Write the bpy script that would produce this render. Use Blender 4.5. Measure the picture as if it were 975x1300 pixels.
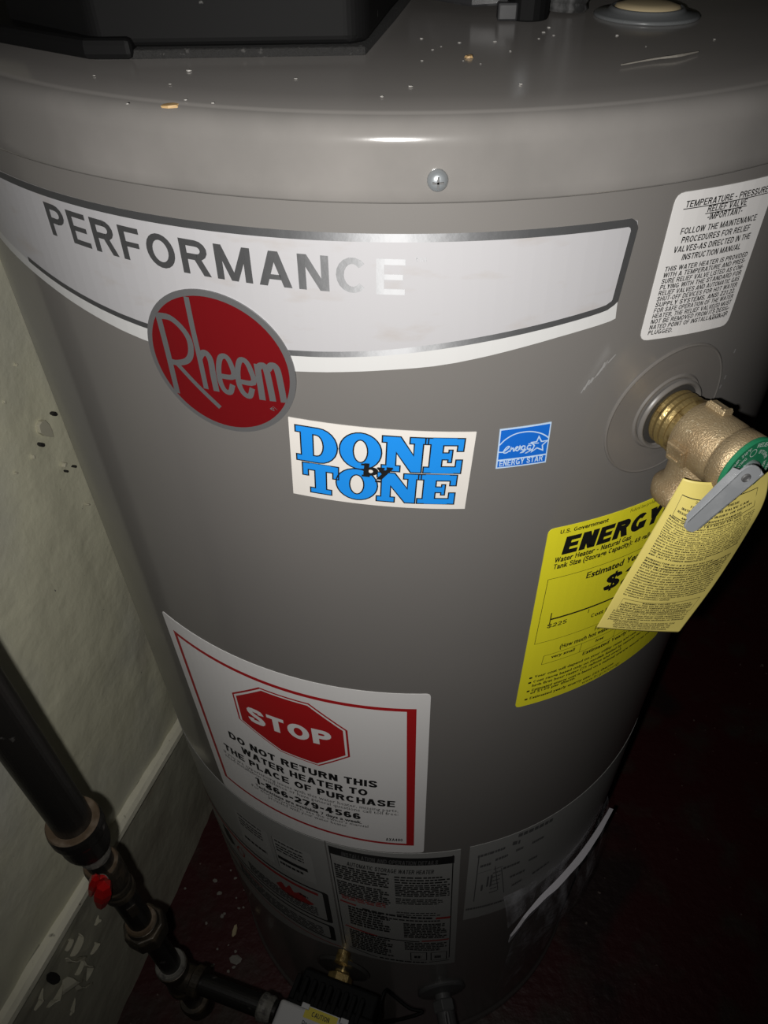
import bpy, bmesh, math, random
from mathutils import Vector, Matrix, noise
from mathutils.geometry import tessellate_polygon
random.seed(7)
PI = math.pi
scene = bpy.context.scene
COL = scene.collection
for o in list(bpy.data.objects): bpy.data.objects.remove(o)

# ------------------------------------------------------------------ camera, light, exposure
cam = bpy.data.cameras.new('camera'); cam_ob = bpy.data.objects.new('camera', cam); COL.objects.link(cam_ob)
ROWS = ((0.999932,0.009810,-0.006352),(-0.002146,0.688426,0.725303),(0.011488,-0.725240,0.688400))            # camera right, up, back
CAM = Vector((0,-.60716,1.45714))
Rm = Matrix(ROWS).transposed()
cam_ob.matrix_world = Matrix.Translation(CAM) @ Rm.to_4x4()
cam.sensor_fit = 'VERTICAL'; cam.sensor_height = 24.0; cam.lens = 942.43 * 24.0 / 1300.0
cam.shift_x = -(18.15) / 1300.0; cam.shift_y = (14.60) / 1300.0
cam.clip_start = 0.01
scene.camera = cam_ob

world = bpy.data.worlds.new('room_dark'); scene.world = world; world.use_nodes = True
world.node_tree.nodes['Background'].inputs[0].default_value = (0.55, 0.6, 0.7, 1)
world.node_tree.nodes['Background'].inputs[1].default_value = 0.0015

# the phone's flash, beside the lens
fl = bpy.data.lights.new('flash', 'SPOT'); fl_ob = bpy.data.objects.new('flash', fl); COL.objects.link(fl_ob)
fl.energy = 11.4; fl.color = (1.0, 0.975, 0.94); fl.shadow_soft_size = 0.004
fl.spot_size = math.radians(112); fl.spot_blend = 1.0
fl_ob.matrix_world = Matrix.Translation(CAM + Rm @ Vector((-0.021, -0.012, 0.0))) @ Rm.to_4x4() @ Matrix.Rotation(math.radians(5), 4, 'X')

scene.view_settings.view_transform = 'Standard'; scene.view_settings.look = 'None'
scene.view_settings.gamma = 1.0; scene.view_settings.exposure = 0.0
scene.view_settings.use_curve_mapping = False

# ------------------------------------------------------------------ materials
def mat(name, col, rough=0.5, metal=0.0, bump=None, spots=None, rough_noise=None, coat=0.0, spec=0.5, trans=0.0, alpha=1.0, mixes=()):
    """bump=(scale,strength[,distance]); mixes: list of (scale, lo, hi, colour, detail) noise patches laid over the base colour"""
    m = bpy.data.materials.new(name); m.use_nodes = True
    nt = m.node_tree; N = nt.nodes; L = nt.links; b = N['Principled BSDF']
    b.inputs['Base Color'].default_value = (*col, 1); b.inputs['Roughness'].default_value = rough
    b.inputs['Metallic'].default_value = metal; b.inputs['Coat Weight'].default_value = coat
    b.inputs['Specular IOR Level'].default_value = spec
    b.inputs['Transmission Weight'].default_value = trans; b.inputs['Alpha'].default_value = alpha
    tc = N.new('ShaderNodeTexCoord')
    def nz(scale, detail=4.0, stretch=None):
        n = N.new('ShaderNodeTexNoise'); n.inputs['Scale'].default_value = scale; n.inputs['Detail'].default_value = detail
        src = tc.outputs['Object']
        if stretch:
            mp = N.new('ShaderNodeMapping'); mp.inputs['Scale'].default_value = stretch; L.new(src, mp.inputs[0]); src = mp.outputs[0]
        L.new(src, n.inputs['Vector']); return n.outputs['Fac']
    cur = None
    for mx in mixes:
        sc, lo, hi, c, det = mx[:5]
        r = N.new('ShaderNodeMapRange'); r.inputs['From Min'].default_value = lo; r.inputs['From Max'].default_value = hi
        L.new(nz(sc, det, mx[5] if len(mx) > 5 else None), r.inputs['Value'])
        k = N.new('ShaderNodeMix'); k.data_type = 'RGBA'
        L.new(r.outputs[0], k.inputs[0])
        if cur: L.new(cur, k.inputs[6])
        else: k.inputs[6].default_value = (*col, 1)
        k.inputs[7].default_value = (*c, 1); cur = k.outputs[2]
    if cur: L.new(cur, b.inputs['Base Color'])
    if rough_noise:
        sc, lo, hi = rough_noise
        r = N.new('ShaderNodeMapRange'); r.inputs['From Min'].default_value = 0.3; r.inputs['From Max'].default_value = 0.7
        r.inputs['To Min'].default_value = lo; r.inputs['To Max'].default_value = hi
        L.new(nz(sc, 5), r.inputs['Value']); L.new(r.outputs[0], b.inputs['Roughness'])
    if bump:
        bp = N.new('ShaderNodeBump'); bp.inputs['Strength'].default_value = bump[1]
        bp.inputs['Distance'].default_value = bump[2] if len(bump) > 2 else 0.001
        L.new(nz(bump[0], 5), bp.inputs['Height']); L.new(bp.outputs[0], b.inputs['Normal'])
    return m

M = {}
M['paint'] = mat('tank_grey_paint', (.1299, .1231, .1163), .42, bump=(700, .012, .0004), coat=.55, mixes=[(5, .5, .75, (.1374, .1291, .1216), 4)])
M['paint'].node_tree.nodes['Principled BSDF'].inputs['Coat Roughness'].default_value = .11
M['lid'] = mat('lid_grey_paint', (.1359, .1291, .1223), .15, bump=(600, .015, .0004), rough_noise=(14, .10, .24), mixes=[(12, .40, .75, (.1963, .1857, .1759), 6)])
# dust, with the level top's colour lightened to make up for missing light
ln_ = M['lid'].node_tree; pb_ = ln_.nodes['Principled BSDF']; ge_ = ln_.nodes.new('ShaderNodeNewGeometry'); sx_ = ln_.nodes.new('ShaderNodeSeparateXYZ'); du_ = ln_.nodes.new('ShaderNodeMapRange'); dm_ = ln_.nodes.new('ShaderNodeMix'); dm_.data_type = 'RGBA'
du_.inputs['From Min'].default_value = .93; du_.inputs['From Max'].default_value = 1.0; du_.inputs['To Max'].default_value = .85
ln_.links.new(ge_.outputs['Normal'], sx_.inputs[0]); ln_.links.new(sx_.outputs['Z'], du_.inputs['Value']); ln_.links.new(du_.outputs[0], dm_.inputs[0])
ln_.links.new(pb_.inputs['Base Color'].links[0].from_socket, dm_.inputs[6]); dm_.inputs[7].default_value = (.33, .312, .295, 1); ln_.links.new(dm_.outputs[2], pb_.inputs['Base Color'])
M['plate'] = mat('plate_grey_plastic', (.1246, .1155, .1065), .38)
M['banner'] = mat('banner_pale_grey', (.3397, .3360, .3473), .42, mixes=[(28, .58, .8, (.3020, .2793, .2642), 6, (1, 1, 3))])
M['banner_white'] = mat('banner_white', (.4530, .4530, .4492), .42)
M['foil'] = mat('chrome_foil', (.2492, .2529, .2605), .62, .85, bump=(70, .12, .002))
fb = M['foil'].node_tree; tn = fb.nodes.new('ShaderNodeTangent'); tn.direction_type = 'RADIAL'; tn.axis = 'Z'
fb.nodes['Principled BSDF'].inputs['Anisotropic'].default_value = .88; fb.nodes['Principled BSDF'].inputs['Anisotropic Rotation'].default_value = .25; fb.links.new(tn.outputs[0], fb.nodes['Principled BSDF'].inputs['Tangent'])
M['badge_rim'] = mat('badge_rim_silver', (.1888, .1888, .1925), .4, .6)
M['badge_letter'] = mat('badge_letter_silver', (.1774, .1812, .1850), .4, .6)
M['red'] = mat('badge_red', (.1095, .0038, .0053), .3, mixes=[(40, .62, .8, (.1359, .0091, .0091), 5)])
M['white'] = mat('sticker_white', (.5889, .5625, .5285), .5)
M['label_white'] = mat('label_white', (.6040, .5927, .5851), .45)
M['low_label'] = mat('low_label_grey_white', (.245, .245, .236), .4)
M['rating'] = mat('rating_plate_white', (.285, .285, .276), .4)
M['blue'] = mat('sticker_blue', (.0091, .2039, .6191), .45)
M['es_blue'] = mat('energy_blue', (.0060, .1057, .4681), .4)
M['es_line'] = mat('energy_pale_blue', (.3926, .5134, .6644), .45)
M['black'] = mat('print_black', (.0045, .0045, .0045), .55)
M['grey_print'] = mat('print_grey', (.0755, .0755, .0755), .55)
M['stop_red'] = mat('stop_red', (.3171, .0091, .0106), .45)
M['dark_red'] = mat('print_dark_red', (.2416, .0151, .0136), .5)
M['yellow'] = mat('label_yellow', (.7022, .6493, .0226), .45)
M['tag'] = mat('tag_yellow', (.5587, .4681, .1284), .5, bump=(60, .12, .001), mixes=[(18, .55, .8, (.4983, .4153, .1434), 5)])
M['brass'] = mat('cast_brass', (.3926, .3020, .1774), .42, .6, bump=(1100, .6, .0008), rough_noise=(60, .34, .55), mixes=[(35, .5, .75, (.3020, .2039, .1057), 6), (600, .60, .70, (.5285, .4379, .2869), 3)])
M['brass_thread'] = mat('machined_brass', (.4379, .3246, .1359), .32, .8, bump=(500, .4, .0006), mixes=[(90, .52, .62, (.2265, .1510, .0529), 6)])
M['cap_green'] = mat('cap_green', (.0151, .1661, .0755), .4)
M['cap_print'] = mat('cap_print_white', (.4681, .5436, .4983), .5)
M['steel'] = mat('zinc_steel', (.3322, .3473, .3624), .42, .35, bump=(160, .12, .0005), mixes=[(70, .45, .7, (.4379, .4530, .4681), 6)], rough_noise=(80, .28, .5))
M['screw'] = mat('zinc_screw', (.3171, .3397, .3548), .3, .6)
M['iron'] = mat('black_iron_pipe', (.0098, .0091, .0083), .36, .1, bump=(300, .25, .0005), mixes=[(45, .68, .76, (.1208, .1132, .1057), 7)])
M['fitting'] = mat('oxidised_fitting', (.0302, .0249, .0181), .45, .35, bump=(250, .4, .0006), mixes=[(60, .5, .7, (.0793, .0604, .0393), 5)])
M['rust'] = mat('rusty_rim', (.1132, .0793, .0498), .45, .4, bump=(200, .4, .0006), mixes=[(50, .5, .7, (.2265, .1812, .1359), 6)])
M['tape'] = mat('thread_tape', (.125, .12, .105), .6, bump=(400, .6, .001), mixes=[(120, .5, .6, (.0604, .0566, .0529), 6)])
M['handle'] = mat('handle_red', (.2718, .0060, .0060), .2)
M['blkplastic'] = mat('black_plastic', (.0053, .0053, .0054), .6, spec=.1, mixes=[(160, .74, .78, (.0755, .0755, .0717), 6)])
M['foam'] = mat('dark_foam', (.0121, .0117, .0113), .9, bump=(500, .8, .002), mixes=[(200, .64, .76, (.0906, .0868, .0830), 6)])
M['bracket'] = mat('dusty_dark_plastic', (.0196, .0196, .0211), .45, mixes=[(120, .55, .75, (.0566, .0566, .0581), 6)])
M['cover'] = mat('cover_white', (.3775, .3775, .3775), .45)
M['caution'] = mat('caution_yellow', (.4530, .3775, .0226), .45)
M['greyplastic'] = mat('grey_plastic', (.0679, .0679, .0679), .45)
M['disc'] = mat('dark_disc', (.0378, .0362, .0340), .3)
M['trim'] = mat('trim_cream_paint', (.88, .85, .69), .45, bump=(50, .5, .002), mixes=[(60, .66, .74, (.10, .09, .07), 6), (14, .5, .8, (.76, .735, .585), 4)])
M['wall'] = mat('wall_olive_paint', (.84, .82, .62), .36, bump=(35, .55, .004),
                mixes=[(3.2, .46, .66, (.66, .655, .575), 4), (7, .62, .8, (.68, .63, .49), 5), (150, .74, .78, (.17, .15, .16), 3)])
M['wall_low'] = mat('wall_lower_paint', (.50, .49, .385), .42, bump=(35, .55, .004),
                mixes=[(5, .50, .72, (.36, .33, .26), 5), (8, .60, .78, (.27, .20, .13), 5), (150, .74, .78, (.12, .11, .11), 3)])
M['floor'] = mat('floor_red_paint', (.0468, .0049, .0057), .5, bump=(60, .6, .003),
                 mixes=[(9, .52, .66, (.042, .028, .021), 6), (4, .56, .64, (.022, .010, .009), 5), (60, .71, .74, (.18, .14, .12), 4)])
M['flake'] = mat('flake_cream', (.2265, .2114, .1850), .6)
M['flake_tan'] = mat('flake_tan', (.3775, .2492, .1132), .6)
M['flake_white'] = mat('flake_white', (.3473, .3360, .3171), .6)
M['peel'] = mat('peel_paint', (.60, .575, .45), .5)
M['hole'] = mat('bare_plaster_dark', (.0226, .0211, .0189), .9)
M['cream'] = mat('cream_plastic', (.4530, .3700, .2265), .45)
M['clear'] = mat('cloudy_plastic', (.1510, .1585, .1623), .25, trans=.2, rough_noise=(50, .2, .35))
M['hose'] = mat('ribbed_clear_hose', (.0378, .0378, .0378), .3, trans=.2, mixes=[(160, .45, .7, (.1661, .1661, .1661), 5, (1, 1, .15))])
M['film'] = mat('clear_film', (.6040, .6040, .6493), .14, alpha=.10, bump=(60, .8, .004))
fm = M['film'].node_tree; mr_ = fm.nodes.new('ShaderNodeMapRange'); mr_.inputs['From Min'].default_value = .45; mr_.inputs['From Max'].default_value = .75; mr_.inputs['To Min'].default_value = .03; mr_.inputs['To Max'].default_value = .40
nz_ = fm.nodes.new('ShaderNodeTexNoise'); nz_.inputs['Scale'].default_value = 45; nz_.inputs['Detail'].default_value = 6; mp_ = fm.nodes.new('ShaderNodeMapping'); mp_.inputs['Scale'].default_value = (1, 1, .35); mp_.inputs['Rotation'].default_value = (.3, .5, 0)
fm.links.new(fm.nodes['Texture Coordinate'].outputs['Object'], mp_.inputs[0]); fm.links.new(mp_.outputs[0], nz_.inputs['Vector']); fm.links.new(nz_.outputs['Fac'], mr_.inputs['Value']); fm.links.new(mr_.outputs[0], fm.nodes['Principled BSDF'].inputs['Alpha'])
M['scuff'] = mat('scuff_pale', (.2265, .2227, .2189), .5)
M['paper'] = mat('manual_paper', (.4681, .4530, .4832), .6)

# ------------------------------------------------------------------ object helpers
def link(o): COL.objects.link(o); return o
def thing(name, label, cat, loc=(0, 0, 0), group=None):
    o = link(bpy.data.objects.new(name, None)); o.location = loc; o.empty_display_size = .02
    o['label'] = label; o['category'] = cat
    if group: o['group'] = group
    return o
def mesh_ob(name, me, m, parent=None, label=None, kind=None, smooth=False):
    o = link(bpy.data.objects.new(name, me))
    if m: me.materials.append(M[m])
    if smooth:
        me.polygons.foreach_set('use_smooth', [True] * len(me.polygons))
    if parent:
        o.parent = parent
        o.matrix_parent_inverse = Matrix.Translation(-Vector(parent.location)) if parent.type == 'EMPTY' else Matrix()
    if label: o['label'] = label
    if kind: o['kind'] = kind
    return o
class MB:
    def __init__(self): self.v = []; self.f = []
    def add(self, vs, fs):
        k = len(self.v); self.v += [tuple(p) for p in vs]; self.f += [tuple(i + k for i in f) for f in fs]; return self
    def mesh(self, name):
        me = bpy.data.meshes.new(name); me.from_pydata(self.v, [], self.f); me.update(); return me
    def obj(self, name, m, parent=None, **k): return mesh_ob(name, self.mesh(name), m, parent, **k)
    def solid(self, name, m, parent=None, bevel=0, seg=2, **k):
        """outward normals and an optional bevel"""
        bm = bmesh.new(); me0 = self.mesh(name); bm.from_mesh(me0)
        bmesh.ops.remove_doubles(bm, verts=bm.verts, dist=1e-6)
        bmesh.ops.recalc_face_normals(bm, faces=bm.faces)
        if bevel:
            es = [e for e in bm.edges if len(e.link_faces) == 2 and e.calc_face_angle(0) > .6]
            bmesh.ops.bevel(bm, geom=es, offset=bevel, segments=seg, affect='EDGES', profile=.5, clamp_overlap=True)
        bm.to_mesh(me0); bm.free()
        return mesh_ob(name, me0, m, parent, **k)
    def box(self, c, e1, e2, e3):
        c = Vector(c); e1 = Vector(e1); e2 = Vector(e2); e3 = Vector(e3)
        vs = [c + e1 * x + e2 * y + e3 * z for z in (-1, 1) for y in (-1, 1) for x in (-1, 1)]
        return self.add(vs, [(0, 2, 3, 1), (4, 5, 7, 6), (0, 1, 5, 4), (2, 6, 7, 3), (0, 4, 6, 2), (1, 3, 7, 5)])
    def prism(self, poly, ax):
        """3D polygon extruded along the vector ax"""
        n = len(poly); ax = Vector(ax); vs = [Vector(p) for p in poly] + [Vector(p) + ax for p in poly]
        return self.add(vs, [tuple(range(n - 1, -1, -1)), tuple(range(n, 2 * n))] + [(i, (i + 1) % n, n + (i + 1) % n, n + i) for i in range(n)])
    def lathe(self, o, ax, prof, n=32, capped=True):
        """prof: (radius, distance along ax)"""
        o = Vector(o); ax = Vector(ax).normalized(); a = ax.orthogonal().normalized(); b = ax.cross(a)
        vs = []; fs = []
        for r, t in prof:
            for k in range(n):
                w = 2 * PI * k / n; vs.append(o + ax * t + (a * math.cos(w) + b * math.sin(w)) * r)
        for i in range(len(prof) - 1):
            for k in range(n):
                k2 = (k + 1) % n; fs.append((i * n + k, i * n + k2, (i + 1) * n + k2, (i + 1) * n + k))
        if capped: fs += [tuple(range(n - 1, -1, -1)), tuple(range((len(prof) - 1) * n, len(prof) * n))]
        return self.add(vs, fs)
    def tube(self, pts, r, n=10):
        pts = [Vector(p) for p in pts]; fr = None; vs = []; fs = []
        for i, p in enumerate(pts):
            d = (pts[min(i + 1, len(pts) - 1)] - pts[max(i - 1, 0)]).normalized()
            a = d.orthogonal().normalized() if fr is None else (fr - d * fr.dot(d)).normalized()
            fr = a; b = d.cross(a); rr = r[i] if isinstance(r, (list, tuple)) else r
            vs += [p + (a * math.cos(2 * PI * k / n) + b * math.sin(2 * PI * k / n)) * rr for k in range(n)]
        for i in range(len(pts) - 1):
            for k in range(n):
                k2 = (k + 1) % n; fs.append((i * n + k, i * n + k2, (i + 1) * n + k2, (i + 1) * n + k))
        fs += [tuple(range(n - 1, -1, -1)), tuple(range((len(pts) - 1) * n, len(pts) * n))]
        return self.add(vs, fs)

# ------------------------------------------------------------------ flat print laid on surfaces
R = .300
def tank(s, z, off):                       # s: metres round the jacket from the front, z: height
    a = s / R; r = R + off
    return (r * math.sin(a), -r * math.cos(a), z)
SURF = [tank]
def on(fn): SURF[0] = fn
def tri(polys):
    """2D outline (+ holes) -> verts, triangles"""
    t = tessellate_polygon([[Vector((x, y, 0)) for x, y in p] for p in polys])
    return [q for p in polys for q in p], [tuple(f) for f in t]
def cuts(vs, fs, step):
    bm = bmesh.new(); bv = [bm.verts.new((x, y, 0)) for x, y in vs]
    for f in fs:
        try: bm.faces.new([bv[i] for i in f])
        except ValueError: pass
    lo = min(v[0] for v in vs); hi = max(v[0] for v in vs); n = int((hi - lo) / step)
    for i in range(1, n + 1):
        bmesh.ops.bisect_plane(bm, geom=bm.verts[:] + bm.edges[:] + bm.faces[:], plane_co=(lo + (hi - lo) * i / (n + 1), 0, 0), plane_no=(1, 0, 0), dist=1e-7)
    bm.verts.index_update()
    out = [(v.co.x, v.co.y) for v in bm.verts], [tuple(v.index for v in f.verts) for f in bm.faces]
    bm.free(); return out
def orient(vs, fs):
    out = []
    for f in fs:
        a = sum(vs[f[i]][0] * vs[f[(i + 1) % len(f)]][1] - vs[f[(i + 1) % len(f)]][0] * vs[f[i]][1] for i in range(len(f)))
        out.append(f if a > 0 else f[::-1])
    return out
def lay(mb, vs, fs, off, step=.008):
    if step and max(v[0] for v in vs) - min(v[0] for v in vs) > step: vs, fs = cuts(vs, fs, step)
    return mb.add([SURF[0](x, y, off) for x, y in vs], orient(vs, fs))
def fill(mb, polys, off, step=.008):
    if not isinstance(polys[0], list): polys = [polys]
    vs, fs = tri(polys); return lay(mb, vs, fs, off, step)
def sheet(mb, poly, th, base=.0):
    """a sticker: outline filled at th, edge going down to the surface"""
    vs, fs = tri([poly]); lay(mb, vs, fs, base + th)
    P2 = []
    for i, p in enumerate(poly):
        q = poly[(i + 1) % len(poly)]; k = max(1, int(abs(q[0] - p[0]) / .008))
        P2 += [(p[0] + (q[0] - p[0]) * j / k, p[1] + (q[1] - p[1]) * j / k) for j in range(k)]
    n = len(P2)
    return mb.add([SURF[0](x, y, base - .0002) for x, y in P2] + [SURF[0](x, y, base + th) for x, y in P2], [(i, (i + 1) % n, n + (i + 1) % n, n + i) for i in range(n)])
def stroke(mb, pts, w, off, closed=False, step=.008, taper=None):
    n = len(pts); L = []; Rr = []
    for i in range(n):
        p = Vector(pts[i]); a = Vector(pts[i - 1]) if (i or closed) else None; b = Vector(pts[(i + 1) % n]) if (i < n - 1 or closed) else None
        d1 = (p - a).normalized() if a is not None else (b - p).normalized(); d2 = (b - p).normalized() if b is not None else d1
        d = d1 + d2
        d = d.normalized() if d.length > 1e-6 else d1
        nn = Vector((-d.y, d.x)); k = 1 / max(.4, nn.dot(Vector((-d1.y, d1.x)))); ww = (taper[i] if taper else w) / 2
        L.append(tuple(p + nn * k * ww)); Rr.append(tuple(p - nn * k * ww))
    vs = L + Rr; fs = [(i, (i + 1) % n, n + (i + 1) % n, n + i) for i in range(n if closed else n - 1)]
    return lay(mb, vs, fs, off, step)
def rounded(poly, r, k=4):
    out = []
    n = len(poly); rr = r if isinstance(r, (list, tuple)) else [r] * n
    for i in range(n):
        p = Vector(poly[i]); a = Vector(poly[i - 1]); b = Vector(poly[(i + 1) % n])
        if rr[i] <= 0: out.append(tuple(p)); continue
        p1 = p + (a - p).normalized() * rr[i]; p2 = p + (b - p).normalized() * rr[i]
        for j in range(k + 1):
            t = j / k; out.append(tuple(p1 * (1 - t) ** 2 + p * 2 * t * (1 - t) + p2 * t * t))
    return out
def smooth_curve(pts, k=4):
    """Catmull-Rom through the points"""
    P = [Vector(p) for p in pts]; P = [2 * P[0] - P[1]] + P + [2 * P[-1] - P[-2]]; out = []
    for i in range(1, len(P) - 2):
        for j in range(k):
            t = j / k; a, b, c, d = P[i - 1:i + 3]
            out.append(tuple(.5 * (2 * b + (c - a) * t + (2 * a - 5 * b + 4 * c - d) * t * t + (3 * b - a - 3 * c + d) * t ** 3)))
    return out + [tuple(P[-2])]

# glyphs of the built-in font, cut once into triangles
CHARS = "ABCDEFGHIJKLMNOPQRSTUVWXYZabcdefghijklmnopqrstuvwxyz0123456789.,:;-()/&'\"$!\u2122\u00ae\u00b0"
GL = {}
def make_glyphs():
    jobs = []
    def job(key, body, off, res):
        c = bpy.data.curves.new('glyph', 'FONT'); c.body = body; c.offset = off; c.resolution_u = res; c.fill_mode = 'FRONT'
        o = link(bpy.data.objects.new('glyph', c)); jobs.append((key, o))
    for wt, off, res in (('r', 0.0, 1), ('b', .030, 2), ('x', .042, 4)):
        for ch in CHARS: job((wt, ch), ch, off, res)
    for ch in CHARS + ' ': job(('adv', ch), 'H' + ch + 'H', 0, 1)
    job(('adv', None), 'HH', 0, 1)
    bpy.context.view_layer.update(); dg = bpy.context.evaluated_depsgraph_get()
    for key, o in jobs:
        me = bpy.data.meshes.new_from_object(o.evaluated_get(dg))
        if key[0] == 'adv':
            xs = [v.co.x for v in me.vertices]; GL[key] = max(xs) - min(xs)
        else: GL[key] = ([(v.co.x, v.co.y) for v in me.vertices], [tuple(p.vertices) for p in me.polygons])
        bpy.data.meshes.remove(me)
    for key, o in jobs: c = o.data; bpy.data.objects.remove(o); bpy.data.curves.remove(c)
    GL['cap'] = max(p[1] for p in GL['r', 'H'][0])
make_glyphs()
def sans(ch, t):
    """a plain grotesque capital or figure of height 1 with stem width t: (width, outlines)"""
    a = t / 2; P = []; W = .72
    def bar(x0, y0, x1, y1): P.append([(x0, y0), (x1, y0), (x1, y1), (x0, y1)])
    def dia(x0, y0, x1, y1, k=1.12):
        h = t * k / 2; P.append([(x0 - h, y0), (x0 + h, y0), (x1 + h, y1), (x1 - h, y1)])
    def cur(pts, closed=False):
        n = len(pts); L = []; Q = []
        for i in range(n):
            p = Vector(pts[i]); u = Vector(pts[i - 1]) if i or closed else p; v = Vector(pts[(i + 1) % n]) if i < n - 1 or closed else p
            d = (v - u).normalized(); m = Vector((-d.y, d.x)) * a; L.append(tuple(p + m)); Q.append(tuple(p - m))
        for i in range(n if closed else n - 1): j = (i + 1) % n; P.append([L[i], Q[i], Q[j], L[j]])
    def arc(cx, cy, rx, ry, a0, a1, n=9): return [(cx + rx * math.cos(math.radians(a0 + (a1 - a0) * i / n)), cy + ry * math.sin(math.radians(a0 + (a1 - a0) * i / n))) for i in range(n + 1)]
    def bowl(y0, y1, x1):
        ry = (y1 - y0) / 2 - a; rx = min(ry, .26); return [(a, y1 - a), (x1 - a - rx, y1 - a)] + arc(x1 - a - rx, (y0 + y1) / 2, rx, ry, 90, -90, 7) + [(x1 - a - rx, y0 + a), (a, y0 + a)]
    if ch == 'A': W = .80; dia(a * 1.1, 0, W / 2 - a * .12, 1); dia(W - a * 1.1, 0, W / 2 + a * .12, 1); bar(.22, .20, W - .22, .20 + t * .8)
    elif ch == 'B': W = .74; bar(0, 0, t, 1); cur(bowl(.5 - a, 1, W - .05)); cur(bowl(0, .5 + a, W))
    elif ch == 'C': W = .76; cur(arc(W / 2, .5, W / 2 - a, .5 - a, 42, 318, 14))
    elif ch == 'D': W = .76; bar(0, 0, t, 1); cur([(a, 1 - a), (.34, 1 - a)] + arc(.34, .5, W - .34 - a, .5 - a, 90, -90, 9) + [(a, a)])
    elif ch == 'E': W = .66; bar(0, 0, t, 1); bar(t, 0, W, t * .9); bar(t, 1 - t * .9, W, 1); bar(t, .5 - t * .42, W - .05, .5 + t * .42)
    elif ch == 'F': W = .62; bar(0, 0, t, 1); bar(t, 1 - t * .9, W, 1); bar(t, .5 - t * .5, W - .06, .5 + t * .36)
    elif ch == 'G': W = .80; cur(arc(W / 2, .5, W / 2 - a, .5 - a, 48, 320, 14)); bar(W - t, .06, W, .5); bar(W / 2, .5 - t * .8, W, .5)
    elif ch == 'H': bar(0, 0, t, 1); bar(W - t, 0, W, 1); bar(t, .5 - a * .9, W - t, .5 + a * .9)
    elif ch == 'I': W = t; bar(0, 0, t, 1)
    elif ch == 'J': W = .56; cur([(W - a, 1), (W - a, .30)] + arc(W / 2, .30, W / 2 - a, .30 - a, 0, -180, 8))
    elif ch == 'K': W = .76; bar(0, 0, t, 1); dia(t * .9, .38, W - a * 1.4, 1, 1.35); dia(W - a * 1.4, 0, t * 1.7, .58, 1.25)
    elif ch == 'L': W = .60; bar(0, 0, t, 1); bar(t, 0, W, t * .9)
    elif ch == 'M': W = .90; bar(0, 0, t, 1); bar(W - t, 0, W, 1); dia(t * .6, 1, W / 2, 0, .95); dia(W - t * .6, 1, W / 2, 0, .95)
    elif ch == 'N': bar(0, 0, t, 1); bar(W - t, 0, W, 1); dia(t * .62, 1, W - t * .62, 0, 1.15)
    elif ch == 'O': W = .80; cur(arc(W / 2, .5, W / 2 - a, .5 - a, 0, 360, 22)[:-1], True)
    elif ch == 'P': W = .69; bar(0, 0, t, 1); cur(bowl(.40, 1, W))
    elif ch == 'Q': W = .80; cur(arc(W / 2, .5, W / 2 - a, .5 - a, 0, 360, 22)[:-1], True); dia(W - .06, -.02, W * .6, .3)
    elif ch == 'R': W = .75; bar(0, 0, t, 1); cur(bowl(.43, 1, W - .03)); dia(W - a * 1.05, 0, W - .32, .50, 1.1)
    elif ch == 'S': W = .70; cur(smooth_curve([(W - a - .01, .70), (W - a - .06, .86), (W / 2, 1 - a), (a + .05, .87), (a + .01, .72), (a + .12, .58), (W / 2, .51), (W - a - .10, .43), (W - a, .28), (W - a - .06, .12), (W / 2, a), (a + .05, .13), (a, .31)], 2))
    elif ch == 'T': W = .66; bar(0, 1 - t * .9, W, 1); bar(W / 2 - a, 0, W / 2 + a, 1 - t * .9)
    elif ch == 'U': cur([(a, 1), (a, .34)] + arc(W / 2, .34, W / 2 - a, .34 - a, 180, 360, 9) + [(W - a, 1)])
    elif ch == 'V': W = .76; dia(a * 1.1, 1, W / 2 - a * .1, 0); dia(W - a * 1.1, 1, W / 2 + a * .1, 0)
    elif ch == 'W': W = 1.06; dia(a, 1, W * .27, 0, 1); dia(W / 2, 1, W * .27, 0, 1); dia(W / 2, 1, W * .73, 0, 1); dia(W - a, 1, W * .73, 0, 1)
    elif ch == 'X': W = .74; dia(a * 1.2, 0, W - a * 1.2, 1, 1.3); dia(a * 1.2, 1, W - a * 1.2, 0, 1.3)
    elif ch == 'Y': W = .74; dia(a * 1.1, 1, W / 2, .40, 1.2); dia(W - a * 1.1, 1, W / 2, .40, 1.2); bar(W / 2 - a, 0, W / 2 + a, .45)
    elif ch == 'Z': W = .66; bar(0, 1 - t * .9, W, 1); bar(0, 0, W, t * .9); dia(a * 1.5, t * .8, W - a * 1.5, 1 - t * .8, 1.4)
    elif ch == '0': W = .62; cur(arc(W / 2, .5, W / 2 - a, .5 - a, 0, 360, 18)[:-1], True)
    elif ch == '1': W = .40; bar(W - t, 0, W, 1); P.append([(0, .72), (W - t, .80), (W - t, .98), (0, .86)])
    elif ch == '2': W = .62; cur(arc(W / 2, .69, W / 2 - a, .31 - a, 170, -10, 8) + [(W * .70, .46), (W * .3, .24), (a, a * 1.2)]); bar(0, 0, W, t * .9)
    elif ch == '3': W = .62; cur(arc(W / 2, .73, W / 2 - a - .02, .27 - a, 160, -90, 8)); cur(arc(W / 2, .28, W / 2 - a, .28 - a, 90, -160, 8))
    elif ch == '4': W = .66; bar(W * .80 - t, 0, W * .80, 1); bar(0, .22, W, .22 + t * .85); dia(a * 1.3, .26, W * .80 - a * 1.3, .98, 1.3)
    elif ch == '5': W = .62; bar(.08, 1 - t * .9, W - .04, 1); bar(.06, .46, .06 + t * .9, 1); cur([(.06 + a, .50)] + arc(W / 2 - .02, .33, W / 2 + .02 - a, .33 - a, 100, -155, 9))
    elif ch in '69':
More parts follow.
